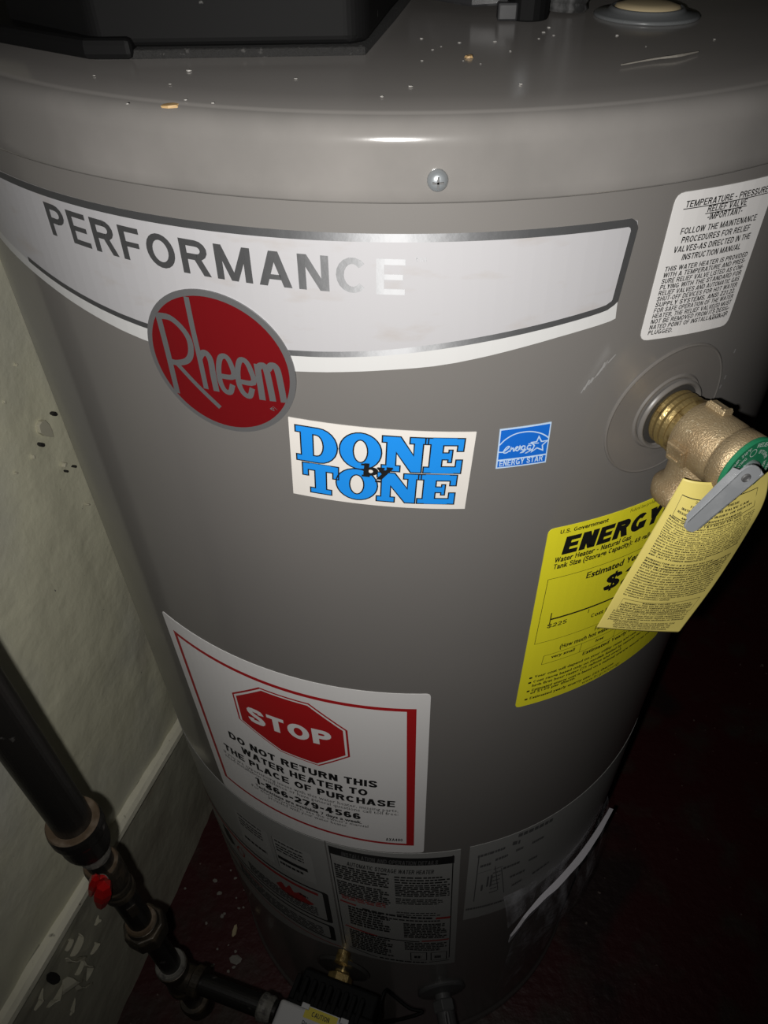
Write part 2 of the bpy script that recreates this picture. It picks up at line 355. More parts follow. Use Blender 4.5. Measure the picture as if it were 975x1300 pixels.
        W = .62; c = [(W - a - .02, .78)] + arc(W / 2, .62, W / 2 - a, .38 - a, 35, 180, 8) + [(a, .34)]; e = arc(W / 2, .32, W / 2 - a, .32 - a, 0, 360, 14)[:-1]
        if ch == '9': c = [(W - x, 1 - y) for x, y in c]; e = [(W - x, 1 - y) for x, y in e]
        cur(c); cur(e, True)
    elif ch == '7': W = .60; bar(0, 1 - t * .9, W, 1); dia(W * .32, 0, W - a, 1 - t * .8)
    elif ch == '8': W = .62; cur(arc(W / 2, .74, W / 2 - a - .02, .26 - a, 0, 360, 12)[:-1], True); cur(arc(W / 2, .28, W / 2 - a, .28 - a, 0, 360, 14)[:-1], True)
    elif ch == '-': W = .34; bar(0, .30, W, .30 + t)
    elif ch == '.': W = t; bar(0, 0, t, t)
    elif ch == ',': W = t; P.append([(0, t), (0, 0), (0, -t * .8), (t, .02), (t, t)])
    elif ch == '$': w_, P = sans('S', t); W = w_; P = list(P); bar(W / 2 - a * .45, -.12, W / 2 + a * .45, 1.12)
    else: return None
    return W, P
SANS = {}; SANSCH = 'ABCDEFGHIJKLMNOPQRSTUVWXYZ0123456789-.,$'
def text2d(s, wt='r', track=0.0):
    vs = []; fs = []; x = 0; cap = GL['cap']
    for ch in s:
        if wt in 'bxh' and ch in SANSCH:
            if (ch, wt) not in SANS: SANS[ch, wt] = sans(ch, {'b': .18, 'x': .235, 'h': .275}[wt])
            w_, ps = SANS[ch, wt]; g_ = {'b': .13, 'x': .11, 'h': .08}[wt]
            for p in ps:
                k = len(vs); vs += [(x / cap + g_ / 2 + u, v) for u, v in p]; fs.append(tuple(range(k, k + len(p))))
            x += (w_ + g_ + track) * cap; continue
        if ch != ' ' and (wt, ch) in GL:
            gv, gf = GL[wt, ch]; k = len(vs)
            vs += [((px + x) / cap, py / cap) for px, py in gv]; fs += [tuple(i + k for i in f) for f in gf]
        x += GL.get(('adv', ch), GL['adv', 'n']) - GL['adv', None] + track
    return vs, fs, (x - track) / cap
def line(mb, s, p0, p1, h, wt='r', off=.0006, step=None, track=0.0, shear=0.0, fit=True):
    """text from baseline point p0 to p1 with cap height h (a number, or the point above p0)"""
    vs, fs, w = text2d(s, wt, track)
    if not vs: return
    p0 = Vector(p0); p1 = Vector(p1); ex = (p1 - p0) / w
    if not fit: ex = ex.normalized() * h
    ey = Vector((-ex.y, ex.x)).normalized() * h if isinstance(h, (int, float)) else Vector(h) - p0
    ey = ey + ex.normalized() * shear * ey.length
    lay(mb, [tuple(p0 + ex * x + ey * y) for x, y in vs], fs, off, step)
def bars(mb, p0, p1, h, off=.0006, words=8):
    """a line of print too small to read: word-long marks"""
    p0 = Vector(p0); d = Vector(p1) - p0; x = 0.0; vs = []; fs = []
    while x < 1:
        w = random.uniform(.5, 1.6) / words; w = min(w, 1 - x)
        k = len(vs); u = Vector((0, h))
        vs += [tuple(p0 + d * x), tuple(p0 + d * (x + w * .82)), tuple(p0 + d * (x + w * .82) + u), tuple(p0 + d * x + u)]; fs.append((k, k + 1, k + 2, k + 3)); x += w
    lay(mb, vs, fs, off, None)

# ================================================================== the setting
def struct(o): o['kind'] = 'structure'; return o
WP = Vector((-.40162, .02914, 0)); WN = Vector((.972, -.235, 0)).normalized(); WD = Vector((.235, .972, 0)).normalized()
def wall(u, z, off=0.0): return tuple(WP + WD * u + WN * off + Vector((0, 0, z)))
def wall_uz(p): p = Vector(p) - WP; return (p.dot(WD), p.z)
mb = MB(); nx, nz = 150, 150; u0, u1, z0, z1 = -1.5, 1.9, -.02, 2.3
for j in range(nz + 1):
    for i in range(nx + 1):
        # finer where the photograph looks
        a = i / nx; u = u0 + (u1 - u0) * (a + .12 * math.sin(2 * PI * a)); z = z0 + (z1 - z0) * j / nz
        d = noise.noise(Vector((u * 6, z * 6, 1))) * .004 + noise.noise(Vector((u * 22, z * 14, 5))) * .0022 + noise.noise(Vector((u * 55, z * 40, 9))) * .0011
        if z < .33: d -= .004
        mb.v.append(wall(u, z, d))
mb.f = [(j * (nx + 1) + i, j * (nx + 1) + i + 1, (j + 1) * (nx + 1) + i + 1, (j + 1) * (nx + 1) + i) for j in range(nz) for i in range(nx)]
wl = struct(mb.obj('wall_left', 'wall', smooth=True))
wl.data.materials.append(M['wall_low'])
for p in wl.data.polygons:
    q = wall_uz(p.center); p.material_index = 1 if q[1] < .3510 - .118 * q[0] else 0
# crack ring and blisters of old paint on the wall
def chip(p, size, el, ang, m, off, seed, parent, name, label=None):
    rnd = random.Random(seed); u, z = wall_uz(p); k = 9; ring = []
    for i in range(k):
        a = 2 * PI * i / k; r = size * rnd.uniform(.65, 1.1); x, y = r * math.cos(a) * el, r * math.sin(a)
        ring.append((u + x * math.cos(ang) - y * math.sin(ang), z + x * math.sin(ang) + y * math.cos(ang)))
    b = MB(); b.prism([wall(x, y, off - .004) for x, y in ring], WN * .005)
    return b.solid(name, m, parent, bevel=.0005, seg=1, label=label)
chip((-.3969,.0488,.9754), .0155, .62, .3, 'peel', .0022, 3, wl, 'paint_blister')
for i, (p, s) in enumerate((((-.3923,.0676,.983), .0042), ((-.4003,.0347,.9657), .0045), ((-.3925,.067,.9086), .003), ((-.3958,.0533,.9127), .0025))):
    chip(p, s, .6, .8, 'hole', .0035, 20 + i, wl, 'bare_spot')
for i, (p, s) in enumerate((((-.4056,.0126,1.036), .003), ((-.4112,-.0107,.9632), .0025), ((-.3955,.0546,.921), .004), ((-.4043,.0181,.9614), .003), ((-.3928,.0658,.85), .003), ((-.3978,.0448,1.0588), .0025))):
    chip(p, s, .5, i, 'peel', .003, 40 + i, wl, 'paint_blister')
chip((-.482,-.3035,.3094), .026, .30, .15, 'hole', .0, 61, wl, 'bare_patch', 'dark hole in the peeling wall paint')
# curling strips of paint round the hole
def curl(p, q, w, lift, name='peeling_strip'):
    a = wall_uz(p); b = wall_uz(q); n = 7; vs = []
    d = Vector((b[0] - a[0], b[1] - a[1])); nn = Vector((-d.y, d.x)).normalized() * w
    for i in range(n + 1):
        t = i / n; ww = math.sin(PI * (t * .86 + .1)); wob = .004 * math.sin(7 * t + a[0] * 50)
        x, y = a[0] + d.x * t, a[1] + d.y * t
        for sgn, of in ((-1, .0), (1, lift)):
            vs.append(wall(x + nn.x * (sgn * ww) + wob, y + nn.y * sgn * ww, .0035 + of * ww))
    b2 = MB(); b2.add(vs, [(2 * i, 2 * i + 1, 2 * i + 3, 2 * i + 2) for i in range(n)])
    o = b2.obj(name, 'peel', wl); md = o.modifiers.new('thick', 'SOLIDIFY'); md.thickness = .0012; return o
curl((-.4812,-.3,.2889), (-.48,-.2952,.241), 0.0096, .016); curl((-.476,-.2786,.314), (-.4722,-.2628,.256), 0.0020, .012); curl((-.4722,-.2628,.256), (-.4753,-.2755,.2128), 0.0015, .010)
curl((-.4746,-.2727,.3039), (-.4678,-.2447,.3121), 0.0020, .012); curl((-.4743,-.2716,.3268), (-.4713,-.2592,.3321), 0.0015, .008); curl((-.4894,-.334,.2969), (-.4827,-.3064,.2841), 0.0025, .013)
curl((-.4916,-.343,.3271), (-.4865,-.3221,.3337), 0.0020, .010); curl((-.4774,-.2845,.2607), (-.4734,-.2676,.2621), 0.0015, .008); curl((-.48,-.2951,.2484), (-.4763,-.2796,.1891), 0.0030, .008)
curl((-.4627,-.2235,.279), (-.4603,-.2135,.2818), 0.0020, .010); curl((-.4691,-.2501,.2447), (-.4655,-.2352,.2486), 0.0020, .009); curl((-.4874,-.3258,.2137), (-.4833,-.3086,.2235), 0.0020, .008)
# painted ledge along the wall
ta = Vector(wall_uz((-.4958,-.3604,.3895))); tb = Vector(wall_uz((-.3887,.0825,.3355))); td = (tb - ta).normalized()
mb = MB(); prof = [(-.0150, -.006), (-.0150, .006), (-.0115, .0125), (-.004, .0155), (.005, .0145), (.0110, .009), (.0135, -.006)]
K = 60; A = ta - td * .9; B = tb + td * 1.2
for i in range(K + 1):
    c = A + (B - A) * i / K
    for k, (dz, of) in enumerate(prof):
        nn = noise.noise(Vector((i * .6, k * .7, 3))) * .0014
        mb.v.append(wall(c.x, c.y + dz + nn, of + nn))
n = len(prof); mb.f = [(i * n + k, (i + 1) * n + k, (i + 1) * n + k + 1, i * n + k + 1) for i in range(K) for k in range(n - 1)]
struct(mb.obj('trim_1', 'trim'))
# floor
mb = MB(); nx = ny = 110; x0, x1, y0, y1 = -1.0, 2.4, -1.9, 2.0
for j in range(ny + 1):
    for i in range(nx + 1):
        x = x0 + (x1 - x0) * i / nx; y = y0 + (y1 - y0) * j / ny
        d = noise.noise(Vector((x * 5, y * 5, 2))) * .002 + noise.noise(Vector((x * 18, y * 18, 7))) * .001
        if math.hypot(x, y) < .36: d = min(d, 0) - .0005
        mb.v.append((x, y, d))
mb.f = [(j * (nx + 1) + i, j * (nx + 1) + i + 1, (j + 1) * (nx + 1) + i + 1, (j + 1) * (nx + 1) + i) for j in range(ny) for i in range(nx)]
struct(mb.obj('floor', 'floor', smooth=True))
mb = MB(); mb.box((.75, 1.9, 1.15), (1.3, 0, 0), (0, .03, 0), (0, 0, 1.17)); struct(mb.obj('wall_back', 'wall'))

# ================================================================== the water heater
wh = thing('water_heater', 'tall round grey tank with stickers and a red oval badge beside the wall', 'water heater', (0, 0, 0))
def ring_lathe(prof, n=192):
    b = MB(); b.lathe((0, 0, 0), (0, 0, 1), prof, n, capped=False); return b
ring_lathe([(.3035, .002), (.3040, .004), (.3040, .018), (.3030, .022), (.3005, .026), (R, .030), (R, .034), (R, .20), (R, .50), (R, .80), (R, 1.10), (R, 1.3475), (R, 1.349)]).obj('jacket', 'paint', wh, smooth=True)
lp = [(.297, 1.3445), (.3012, 1.3445), (.3017, 1.3455), (.3016, 1.350), (.3008, 1.358)]
for k in range(9):
    a = k / 8 * PI / 2; lp.append((.2905 + .0103 * math.cos(a), 1.3655 + .0103 * math.sin(a)))
lp += [(.27, 1.3760), (.2, 1.3762), (.1, 1.3764), (.001, 1.3765)]
ring_lathe(lp).obj('top_pan', 'lid', wh, smooth=True, label='glossy grey lid pan littered with flakes')
# screw in the pan's rim
sc = Vector(tank(.0118, 1.3536, .0012)); ax = Vector((.04, -1, 0)).normalized()
b = MB(); b.lathe(sc, ax, [(.0042, -.002), (.0042, .0008), (.0038, .0022), (.0026, .0032), (.0012, .0036)], 20); sw = b.solid('screw', 'screw', wh, smooth=True)
b = MB(); b.box(sc + ax * .0034, (.0022, 0, 0), ax * .0006, (0, 0, .0004)); b.box(sc + ax * .0034, (.0004, 0, 0), ax * .0006, (0, 0, .0022)); b.solid('cross_slot', 'grey_print', sw)

# ---- banner
top = [(-.26819,1.3284),(-.22111,1.33265),(-.15562,1.33338),(-.09796,1.33072),(-.05305,1.33001),(-.00568,1.3308),(.02825,1.33119),(.07193,1.33215),(.09863,1.33184)]
rt = [(.1017,1.33043), (.1028,1.32755), (.1019,1.29387), (.10114,1.286)]
bot = [(.10114,1.286),(.07083,1.28004),(.02286,1.2693),(-.00635,1.26679),(-.05506,1.2624),(-.14017,1.2646),(-.2176,1.27911),(-.26974,1.28246)]
zt_ = 1.3318
top2 = [(-.40, zt_), (-.33, zt_), (-.25, zt_), (-.1556, zt_), (-.098, zt_), (-.05, zt_), (0, zt_), (.05, zt_), (.0975, zt_)]
rb_ = [(.1013, 1.3305), (.1022, 1.327), (.0998, 1.2935)]
inb = smooth_curve([(.0998, 1.2925), (.0945, 1.2900), (.0794, 1.2872), (.041, 1.2815), (.0033, 1.2764), (-.0208, 1.2738), (-.0549, 1.2718), (-.0955, 1.2718), (-.1375, 1.2728), (-.18, 1.2775), (-.2249, 1.2849), (-.30, 1.299)], 3)
outb = smooth_curve([(.1005, 1.2860), (.098, 1.2835), (.0708, 1.2790), (.0229, 1.2700), (-.0063, 1.2668), (-.0551, 1.2628), (-.0955, 1.2625), (-.1402, 1.2648), (-.18, 1.2705), (-.2176, 1.2775), (-.2697, 1.2862), (-.33, 1.299)], 3)
b = MB(); sheet(b, rb_[:0] + top2[1:] + rb_ + [(.1005, 1.2860)] + outb[1:], .00025)
bn = b.obj('banner_decal', 'banner_white', wh, label='pale swoosh banner with chrome edge wrapped round the tank top')
b = MB(); fill(b, top2[1:] + rb_ + inb[1:], .00035); b.obj('banner_panel', 'banner', bn)
fw = .0032
b = MB(); stroke(b, [(x, z - fw / 2) for x, z in top2[1:]] + [(.0995, 1.3292), (.1005, 1.327), (.0983, 1.2942)] + [(x - (.0012 if i < 2 else 0), z + .0012) for i, (x, z) in enumerate(inb[1:31])], fw, .0005,
              taper=[.0036] * 8 + [.0034, .0034, .0034] + [.0030] * 30); b.obj('foil_edge', 'foil', bn, smooth=True)
pl_ = Vector((-.1878, 1.3092)); pr_ = Vector((-.0002, 1.3049))
b = MB(); line(b, 'PERFORMANCE', pl_, pr_, .0162, 'b', .0006, .004, track=.035); b.obj('lettering', 'foil', bn, smooth=True)
b = MB(); line(b, '\u2122', (.0022, 1.3185), (.0088, 1.3183), .0034, 'r', .0006); b.obj('lettering', 'foil', bn, smooth=True)

# ---- round badge
bc = (-.0952, 1.2605); ba = .0408; bb = .0397
def ell(k, n=72, a=None, c=bc): return [(c[0] + k * ba * math.cos(2 * PI * i / n), c[1] + k * bb * math.sin(2 * PI * i / n)) for i in range(n)]
b = MB(); sheet(b, ell(1), .0012); bg = b.obj('badge', 'badge_rim', wh, label='red oval badge with silver rim')
b = MB(); fill(b, ell(.925), .0014); b.obj('badge_face', 'red', bg)
b = MB()
def S(pts, w, taper=None): stroke(b, smooth_curve(pts, 4) if len(pts) > 2 else pts, w, .0017, step=.006)
w = .0034
S([(-.1242,1.28313),(-.12393,1.26268),(-.12412,1.23788)], w)                                                   # stem of the R
S([(-.12481,1.28239),(-.11747,1.28267),(-.11178,1.2786),(-.10867,1.27248),(-.10945,1.26495),(-.11285,1.25997),(-.11878,1.25739),(-.12253,1.25708)], w * .95)     # bowl
S([(-.11974,1.25677),(-.10966,1.24574),(-.09865,1.23498)], w * .8)                                              # leg
S([(-.10502,1.29572),(-.1052,1.27942),(-.10487,1.26309),(-.10484,1.24513)], w * .85)                                      # tall h
S([(-.10507,1.26304),(-.1029,1.2661),(-.10035,1.26659),(-.09872,1.26318),(-.09891,1.25428),(-.09885,1.24493)], w)                           # arch of the h
for pts in ([(-.09577,1.25491),(-.08746,1.2558),(-.08753,1.26262),(-.0895,1.26674),(-.09276,1.26579),(-.09491,1.25939),(-.09547,1.25157),(-.09378,1.24648),(-.09074,1.24609),(-.08868,1.25093)],
            [(-.08526,1.25369),(-.07689,1.25415),(-.07737,1.26149),(-.0793,1.26603),(-.08233,1.26582),(-.08448,1.25938),(-.08488,1.25163),(-.08296,1.24656),(-.07997,1.2458),(-.07795,1.25068)]):
    S(pts, w * .85)
S([(-.07339,1.26536),(-.07333,1.25549),(-.07327,1.24454)], w); S([(-.07329,1.26305),(-.0713,1.26483),(-.06914,1.26365),(-.06827,1.25528),(-.06773,1.24462)], w); S([(-.06813,1.26286),(-.06589,1.26557),(-.06336,1.26406),(-.0624,1.25514),(-.0619,1.24467)], w)
line(b, '\u00ae', (-.07018,1.23818), (-.06606,1.23801), .0032, 'r', .0017); b.obj('lettering', 'badge_letter', bg)

# ---- DONE by TONE sticker
Q = [(-.06138,1.23505), (.03579,1.22872), (.03253,1.1757), (-.06417,1.18264)]
b = MB(); sheet(b, Q, .0003); ds = b.obj('business_sticker', 'white', wh, label='white rectangular sticker with blue slab letters outlined in black')
def bil(u, v, q=Q):
    return tuple((Vector(q[0]) * (1 - u) + Vector(q[1]) * u) * (1 - v) + (Vector(q[3]) * (1 - u) + Vector(q[2]) * u) * v)
# slab letters on a unit box, y down
sl_ = .17
def slabE(): return [[(0, 0), (1, 0), (1, .36), (.83, .36), (.83, .2), (.47, .2), (.47, .4), (.62, .4), (.62, .32), (.72, .32), (.72, .68), (.62, .68), (.62, .6), (.47, .6), (.47, .8), (.83, .8), (.83, .6), (1, .6), (1, 1), (0, 1), (0, .82), (.14, .82), (.14, .18), (0, .18)]]
def slabN(): return [[(0, 0), (.4, 0), (.70, .5), (.70, .18), (.6, .18), (.6, 0), (1, 0), (1, .18), (.9, .18), (.9, 1), (.66, 1), (.32, .45), (.32, .82), (.42, .82), (.42, 1), (0, 1), (0, .82), (.1, .82), (.1, .18), (0, .18)]]
def slabT(): return [[(0, 0), (1, 0), (1, .42), (.84, .42), (.84, .22), (.66, .22), (.66, .82), (.8, .82), (.8, 1), (.2, 1), (.2, .82), (.34, .82), (.34, .22), (.16, .22), (.16, .42), (0, .42)]]
def slabD():
    o = [(0, 0), (.55, 0)] + [(.55 + .45 * math.sin(t), .5 - .5 * math.cos(t)) for t in [PI * k / 12 for k in range(1, 12)]] + [(.55, 1), (0, 1), (0, .82), (.12, .82), (.12, .18), (0, .18)]
    i = [(.42, .2), (.5, .2)] + [(.5 + .16 * math.sin(t), .5 - .3 * math.cos(t)) for t in [PI * k / 8 for k in range(1, 8)]] + [(.5, .8), (.42, .8)]
    return [o, i]
def slabO():
    o = [(.5 + .5 * math.cos(t), .5 + .52 * math.sin(t)) for t in [2 * PI * k / 28 for k in range(28)]]
    i = [(.5 + .17 * math.cos(t), .5 + .32 * math.sin(t)) for t in [2 * PI * k / 20 for k in range(20)]]
    return [o, i]
bl = MB(); bk = MB()
for fn, x0_, x1_, y0_, y1_ in ((slabD, .035, .265, .075, .515), (slabO, .275, .505, .075, .515), (slabN, .505, .750, .075, .515), (slabE, .735, .945, .075, .515),
                               (slabT, .065, .270, .535, .930), (slabO, .255, .490, .530, .935), (slabN, .485, .730, .535, .930), (slabE, .715, .930, .535, .930)):
    P = [[bil(x0_ + (x1_ - x0_) * x, y0_ + (y1_ - y0_) * y) for x, y in ring] for ring in fn()]
    fill(bl, P, .0004, .006)
    for ring in P: stroke(bk, ring, .00075, .0005, closed=True, step=None)
line(bk, 'by', bil(.405, .585), bil(.56, .575), bil(.41, .445), 'x', .0007, .004)
for p0, p1 in (((.40, .60), (.445, .60)), ((.395, .455), (.43, .455)), ((.485, .485), (.525, .485)), ((.535, .475), (.57, .475)), ((.475, .66), (.51, .66))):
    stroke(bk, [bil(*p0), bil(*p1)], .0013, .0007)
bl.obj('lettering', 'blue', ds); bk.obj('letter_outline', 'black', ds)

# ---- blue energy square
E0 = [(.04797,1.22907), (.07579,1.22965), (.07621,1.20284), (.04791,1.20296)]
b = MB(); sheet(b, E0, .0003); es = b.obj('energy_sticker', 'es_line', wh, label='small blue square sticker with white arc and star')
def eb(u, v): return bil(u, v, E0)
b = MB(); fill(b, [eb(.025, .03), eb(.975, .03), eb(.975, .765), eb(.025, .765)], .0004); fill(b, [eb(.025, .80), eb(.975, .80), eb(.975, .965), eb(.025, .965)], .0004); b.obj('blue_field', 'es_blue', es)
b = MB(); lw = .0007
def T(pts, w=lw, closed=False, sm=True): stroke(b, smooth_curve(pts, 4) if sm and not closed else pts, w, .0005, closed, step=.004)
T([(.04857,1.21892),(.05175,1.22255),(.05694,1.22538),(.06399,1.22574),(.06982,1.22386),(.07336,1.22159),(.07551,1.21967)])
T([(.06981,1.2215),(.07165,1.21798),(.075,1.21805),(.07249,1.21542),(.07311,1.212),(.06963,1.21409),(.06687,1.21203),(.06794,1.21584),(.06609,1.21831),(.06892,1.21832)], lw, True)
T([(.04851,1.21436),(.05078,1.21407),(.05245,1.2153),(.05405,1.21711),(.05322,1.21751),(.0518,1.21587),(.05121,1.21377),(.05264,1.21334),(.05431,1.21456)])
T([(.05458,1.2138),(.05511,1.21639),(.05486,1.21497),(.05613,1.21615),(.05676,1.21397),(.05764,1.21506),(.0589,1.21632),(.05807,1.21669),(.05744,1.21509),(.05876,1.21392),(.05962,1.21525),(.05984,1.2169),(.06016,1.21468),(.05992,1.21617),(.06091,1.21626)])
T([(.06291,1.21628),(.06147,1.21665),(.06095,1.2148),(.06218,1.21388),(.06281,1.21548),(.0625,1.21285),(.06094,1.21237),(.06227,1.21314),(.06377,1.21411)]); T([(.06616,1.21614),(.06469,1.21662),(.06407,1.21503),(.06481,1.21394),(.06575,1.21451),(.06555,1.21284),(.06373,1.21168),(.06558,1.2126),(.06744,1.21399)])
T([(.06436,1.21764),(.06742,1.21737),(.07028,1.21727)], lw * .8)
line(b, 'ENERGY STAR', (.04946,1.20446), (.07409,1.20477), .0038, 'b', .0005); b.obj('lettering', 'es_line', es)

# ---- relief valve instructions
T0 = [(.1207,1.3395), (.1805, 1.3373), (.1785, 1.2605), (.11769,1.26911)]
T0 = [(.1188, 1.3398), (.1815, 1.3378), (.1795, 1.2618), (.1176, 1.2690)]
b = MB(); sheet(b, rounded(T0, .005), .0003); tl = b.obj('valve_label', 'label_white', wh, label='white rounded label of black capitals above the valve')
b = MB()
def tb_(s, ya, x0, x1, h=.0024, wt='b', u=.0):
    def q(x, v): return bil(x, v, T0)
    line(b, s, q(x0, ya), q(x1, ya), h, wt, .0004)
tb_('TEMPERATURE - PRESSURE', .097, .10, .93, .0029); tb_('RELIEF VALVE', .147, .32, .72, .0029); tb_('-IMPORTANT-', .197, .34, .70, .0029)
stroke(b, [bil(.09, .105, T0), bil(.94, .105, T0)], .0004, .0004); stroke(b, [bil(.31, .155, T0), bil(.73, .155, T0)], .0004, .0004)
for i, (s, a, c) in enumerate((('FOLLOW THE MAINTENANCE', .12, .90), ('PROCEDURES FOR RELIEF', .15, .86), ('VALVES-AS DIRECTED IN THE', .10, .90), ('INSTRUCTION MANUAL', .20, .82))): tb_(s, .265 + .058 * i, a, c, .0029)
for i, s in enumerate(('THIS WATER HEATER IS PROVIDED', 'WITH A TEMPERATURE AND PRES-', 'SURE RELIEF VALVE LISTED AS COM-', 'PLYING WITH THE STANDARD FOR', 'RELIEF VALVES AND AUTOMATIC GAS', 'SHUT-OFF DEVICES FOR HOT WATER', 'SUPPLY SYSTEMS, ANSI Z21.22.', 'FOR SAFE OPERATION OF THE WATER', 'HEATER, THE RELIEF VALVE(S) MUST', 'NOT BE REMOVED FROM ITS DESIG-', 'NATED POINT OF INSTALLATION OR')): tb_(s, .503 + .0415 * i, .065, .945, .0024)
tb_('PLUGGED.', .503 + .0415 * 11, .065, .32, .0024); tb_('AX3930-2', .925, .72, .92, .0014); b.obj('lettering', 'black', tl)

# ---- STOP label
SQ = [(-.2122,1.00181), (.01788,.99385), (.0173, .7190), (-.2075, .7200)]
b = MB(); sheet(b, rounded(SQ, .004), .0003); st = b.obj('stop_label', 'label_white', wh, label='large white label with red border and red octagon')
FR = [(-.20092,.98242), (.0056,.97276), (.00549,.73769), (-.1965, .7525)]
b = MB(); stroke(b, FR, .0040, .0004, closed=True); stroke(b, [Vector(FR[1]) + Vector((-.002, 0)), Vector(FR[2]) + Vector((-.002, 0))], .0065, .00042); b.obj('border', 'stop_red', st)
OC = [(-.14805,.94153),(-.1178,.96856),(-.07557,.96712),(-.0464,.93824),(-.04635,.89768),(-.07485,.87206),(-.11002,.87661),(-.14825,.90245)]
cx_ = sum(p[0] for p in OC) / 8; cz_ = sum(p[1] for p in OC) / 8
def oc(k): return [(cx_ + (x - cx_) * k, cz_ + (z - cz_) * k) for x, z in OC]
b = MB(); fill(b, oc(1), .0004); fill(b, oc(.925), .0006); b.obj('octagon', 'stop_red', st)
b = MB(); fill(b, [oc(.965), oc(.925)], .0005); b.obj('octagon_outline', 'label_white', st)
b = MB(); line(b, 'STOP', (-.1372, .9095), (-.0590, .9095), .0225, 'x', .0008, .004); b.obj('lettering', 'label_white', st)
b = MB()
for s_, x0, z0_, x1, z1_, h, wt in (('DO NOT RETURN THIS', -.1690, .8552, -.0245, .8503, .0116, 'x'), ('WATER HEATER TO', -.1575, .8388, -.0336, .8334, .0116, 'x'), ('THE PLACE OF PURCHASE', -.1820, .8222, -.0095, .8160, .0116, 'x'),
        ('If you are experiencing issues with this water heater, missing parts,', -.1850, .8128, -.0069, .8064, .0058, 'r'), ('need installation assistance or have general questions call toll free:', -.1845, .8060, -.0069, .7996, .0058, 'r'),
        ('1-866-279-4566', -.1500, .7895, -.0416, .7848, .0120, 'x'), ('Technicians are available 7 days a week.', -.1514, .7812, -.0412, .7764, .0056, 'b'),
        ("For more information, see the owner's manual", -.1573, .7752, -.0353, .7698, .0056, 'r'), ('provided with your water heater.', -.1385, .7686, -.0553, .7636, .0056, 'r')):
    line(b, s_, (x0, z0_), (x1, z1_), h, wt)
line(b, 'AXA480', (-.01968,.74557), (-.0032,.74549), .0060, 'b'); b.obj('lettering', 'black', st)

# ---- yellow energy label
G0 = Vector((.0857, 1.1495)); G1 = Vector((.0850, .9580)); GW = .152
GQ = [tuple(G0), (G0.x + GW, G0.y - .004), (G1.x + GW, G1.y - .006), tuple(G1)]
b = MB(); sheet(b, rounded(GQ, .0045), .0003); eg = b.obj('energy_label', 'yellow', wh, label='bright yellow label with black print below the brass valve')
b = MB(); DX = Vector((1, -.028))
def gl(s, p0, w, h, wt='r', **k): p0 = Vector(p0); line(b, s, p0, p0 + DX * w, h, wt, .0004, **k)
gl('U.S. Government', (.09369,1.14348), .034, .0034, 'b'); gl('Federal law prohibits removal of this label before consumer purchase', (.144,1.14351), .077, .0030)
gl('ENERGYGUIDE', (.09708,1.12418), .136, .0155, 'h', step=.004, shear=.06)
gl('Water Heater - Natural Gas', (.09365,1.11829), .058, .0046, 'b'); gl('Tank Size (Storage Capacity): 48 gallons', (.09367,1.1122), .083, .0046, 'b')
fr = [Vector((.09183,1.10325)), Vector((.09183,1.10325)) + DX * .128, Vector((.09113,1.03604)) + DX * .131, Vector((.09113,1.03604))]
stroke(b, [tuple(p) for p in fr], .0004, .0004, closed=True)
gl('Estimated Yearly Energy Cost', (.12077,1.09324), .093, .0060, 'b'); gl('$245', (.13731,1.07176), .060, .0155, 'x', shear=.1)
p = Vector((.0998,1.06022)); stroke(b, [tuple(p), tuple(p + DX * .105)], .0016, .0004); stroke(b, [tuple(p + Vector((0, -.005))), tuple(p + Vector((0, .007)))], .0008, .0004)
p = Vector((.13091,1.05738)); stroke(b, [tuple(p), tuple(p - Vector((0, .004)))], .0006, .0004)
gl('$225', (.09794,1.05114), .016, .0042, 'b'); gl('Cost Range of Similar Models', (.13416,1.04617), .070, .0042, 'b')
gl('First Hour Rating', (.14152,1.02746), .036, .0052, 'b'); gl('(How much hot water you get in the first hour of use)', (.11266,1.02181), .110, .0046, 'b')
tx = [Vector((.10086,1.0184)), Vector((.10024,1.00809))]
for k in (0, 1): stroke(b, [tuple(tx[k]), tuple(tx[k] + DX * .128)], .0004, .0004)
for k in range(5): stroke(b, [tuple(tx[0] + DX * .032 * k), tuple(tx[1] + DX * .032 * k)], .0004, .0004)
gl('very small', (.10746,1.01266), .020, .0034, 'b'); gl('low', (.14588,1.01148), .008, .0034, 'b')
gl('Estimated Yearly Energy Use', (.1359,1.00096), .075, .0042, 'b')
for s, p0, w, bu in (('Your cost will depend on your utility rates and use.', (.09634,.99323), .098, 1), ('Cost range based only on models fueled by natural gas with a', (.09622,.98704), .118, 1), ('high first hour rating (75 gallons and over).', (.09584,.98173), .085, 0),
                     ('Estimated energy cost is based on a national average natural gas cost', (.09631,.97595), .122, 1), ('of $1.09 per therm.', (.09569,.97235), .040, 0), ('Estimated yearly energy use: 245 therms', (.09591,.96523), .080, 1)):
    gl(s, p0, w, .0031, 'b')
    if bu: q = Vector(p0) + Vector((-.004, .0012)); stroke(b, [tuple(q), tuple(q + DX * .0024)], .0020, .0004)
gl('www.ftc.gov/energy', (.14409,.9584), .040, .0038); b.obj('lettering', 'black', eg)

# ---- wrap label at the bottom: three panels
zt2 = .7170
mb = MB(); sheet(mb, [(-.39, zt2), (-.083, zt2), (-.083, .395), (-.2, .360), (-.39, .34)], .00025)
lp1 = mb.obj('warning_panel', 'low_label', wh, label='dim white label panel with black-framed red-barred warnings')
b = MB(); rd = MB()
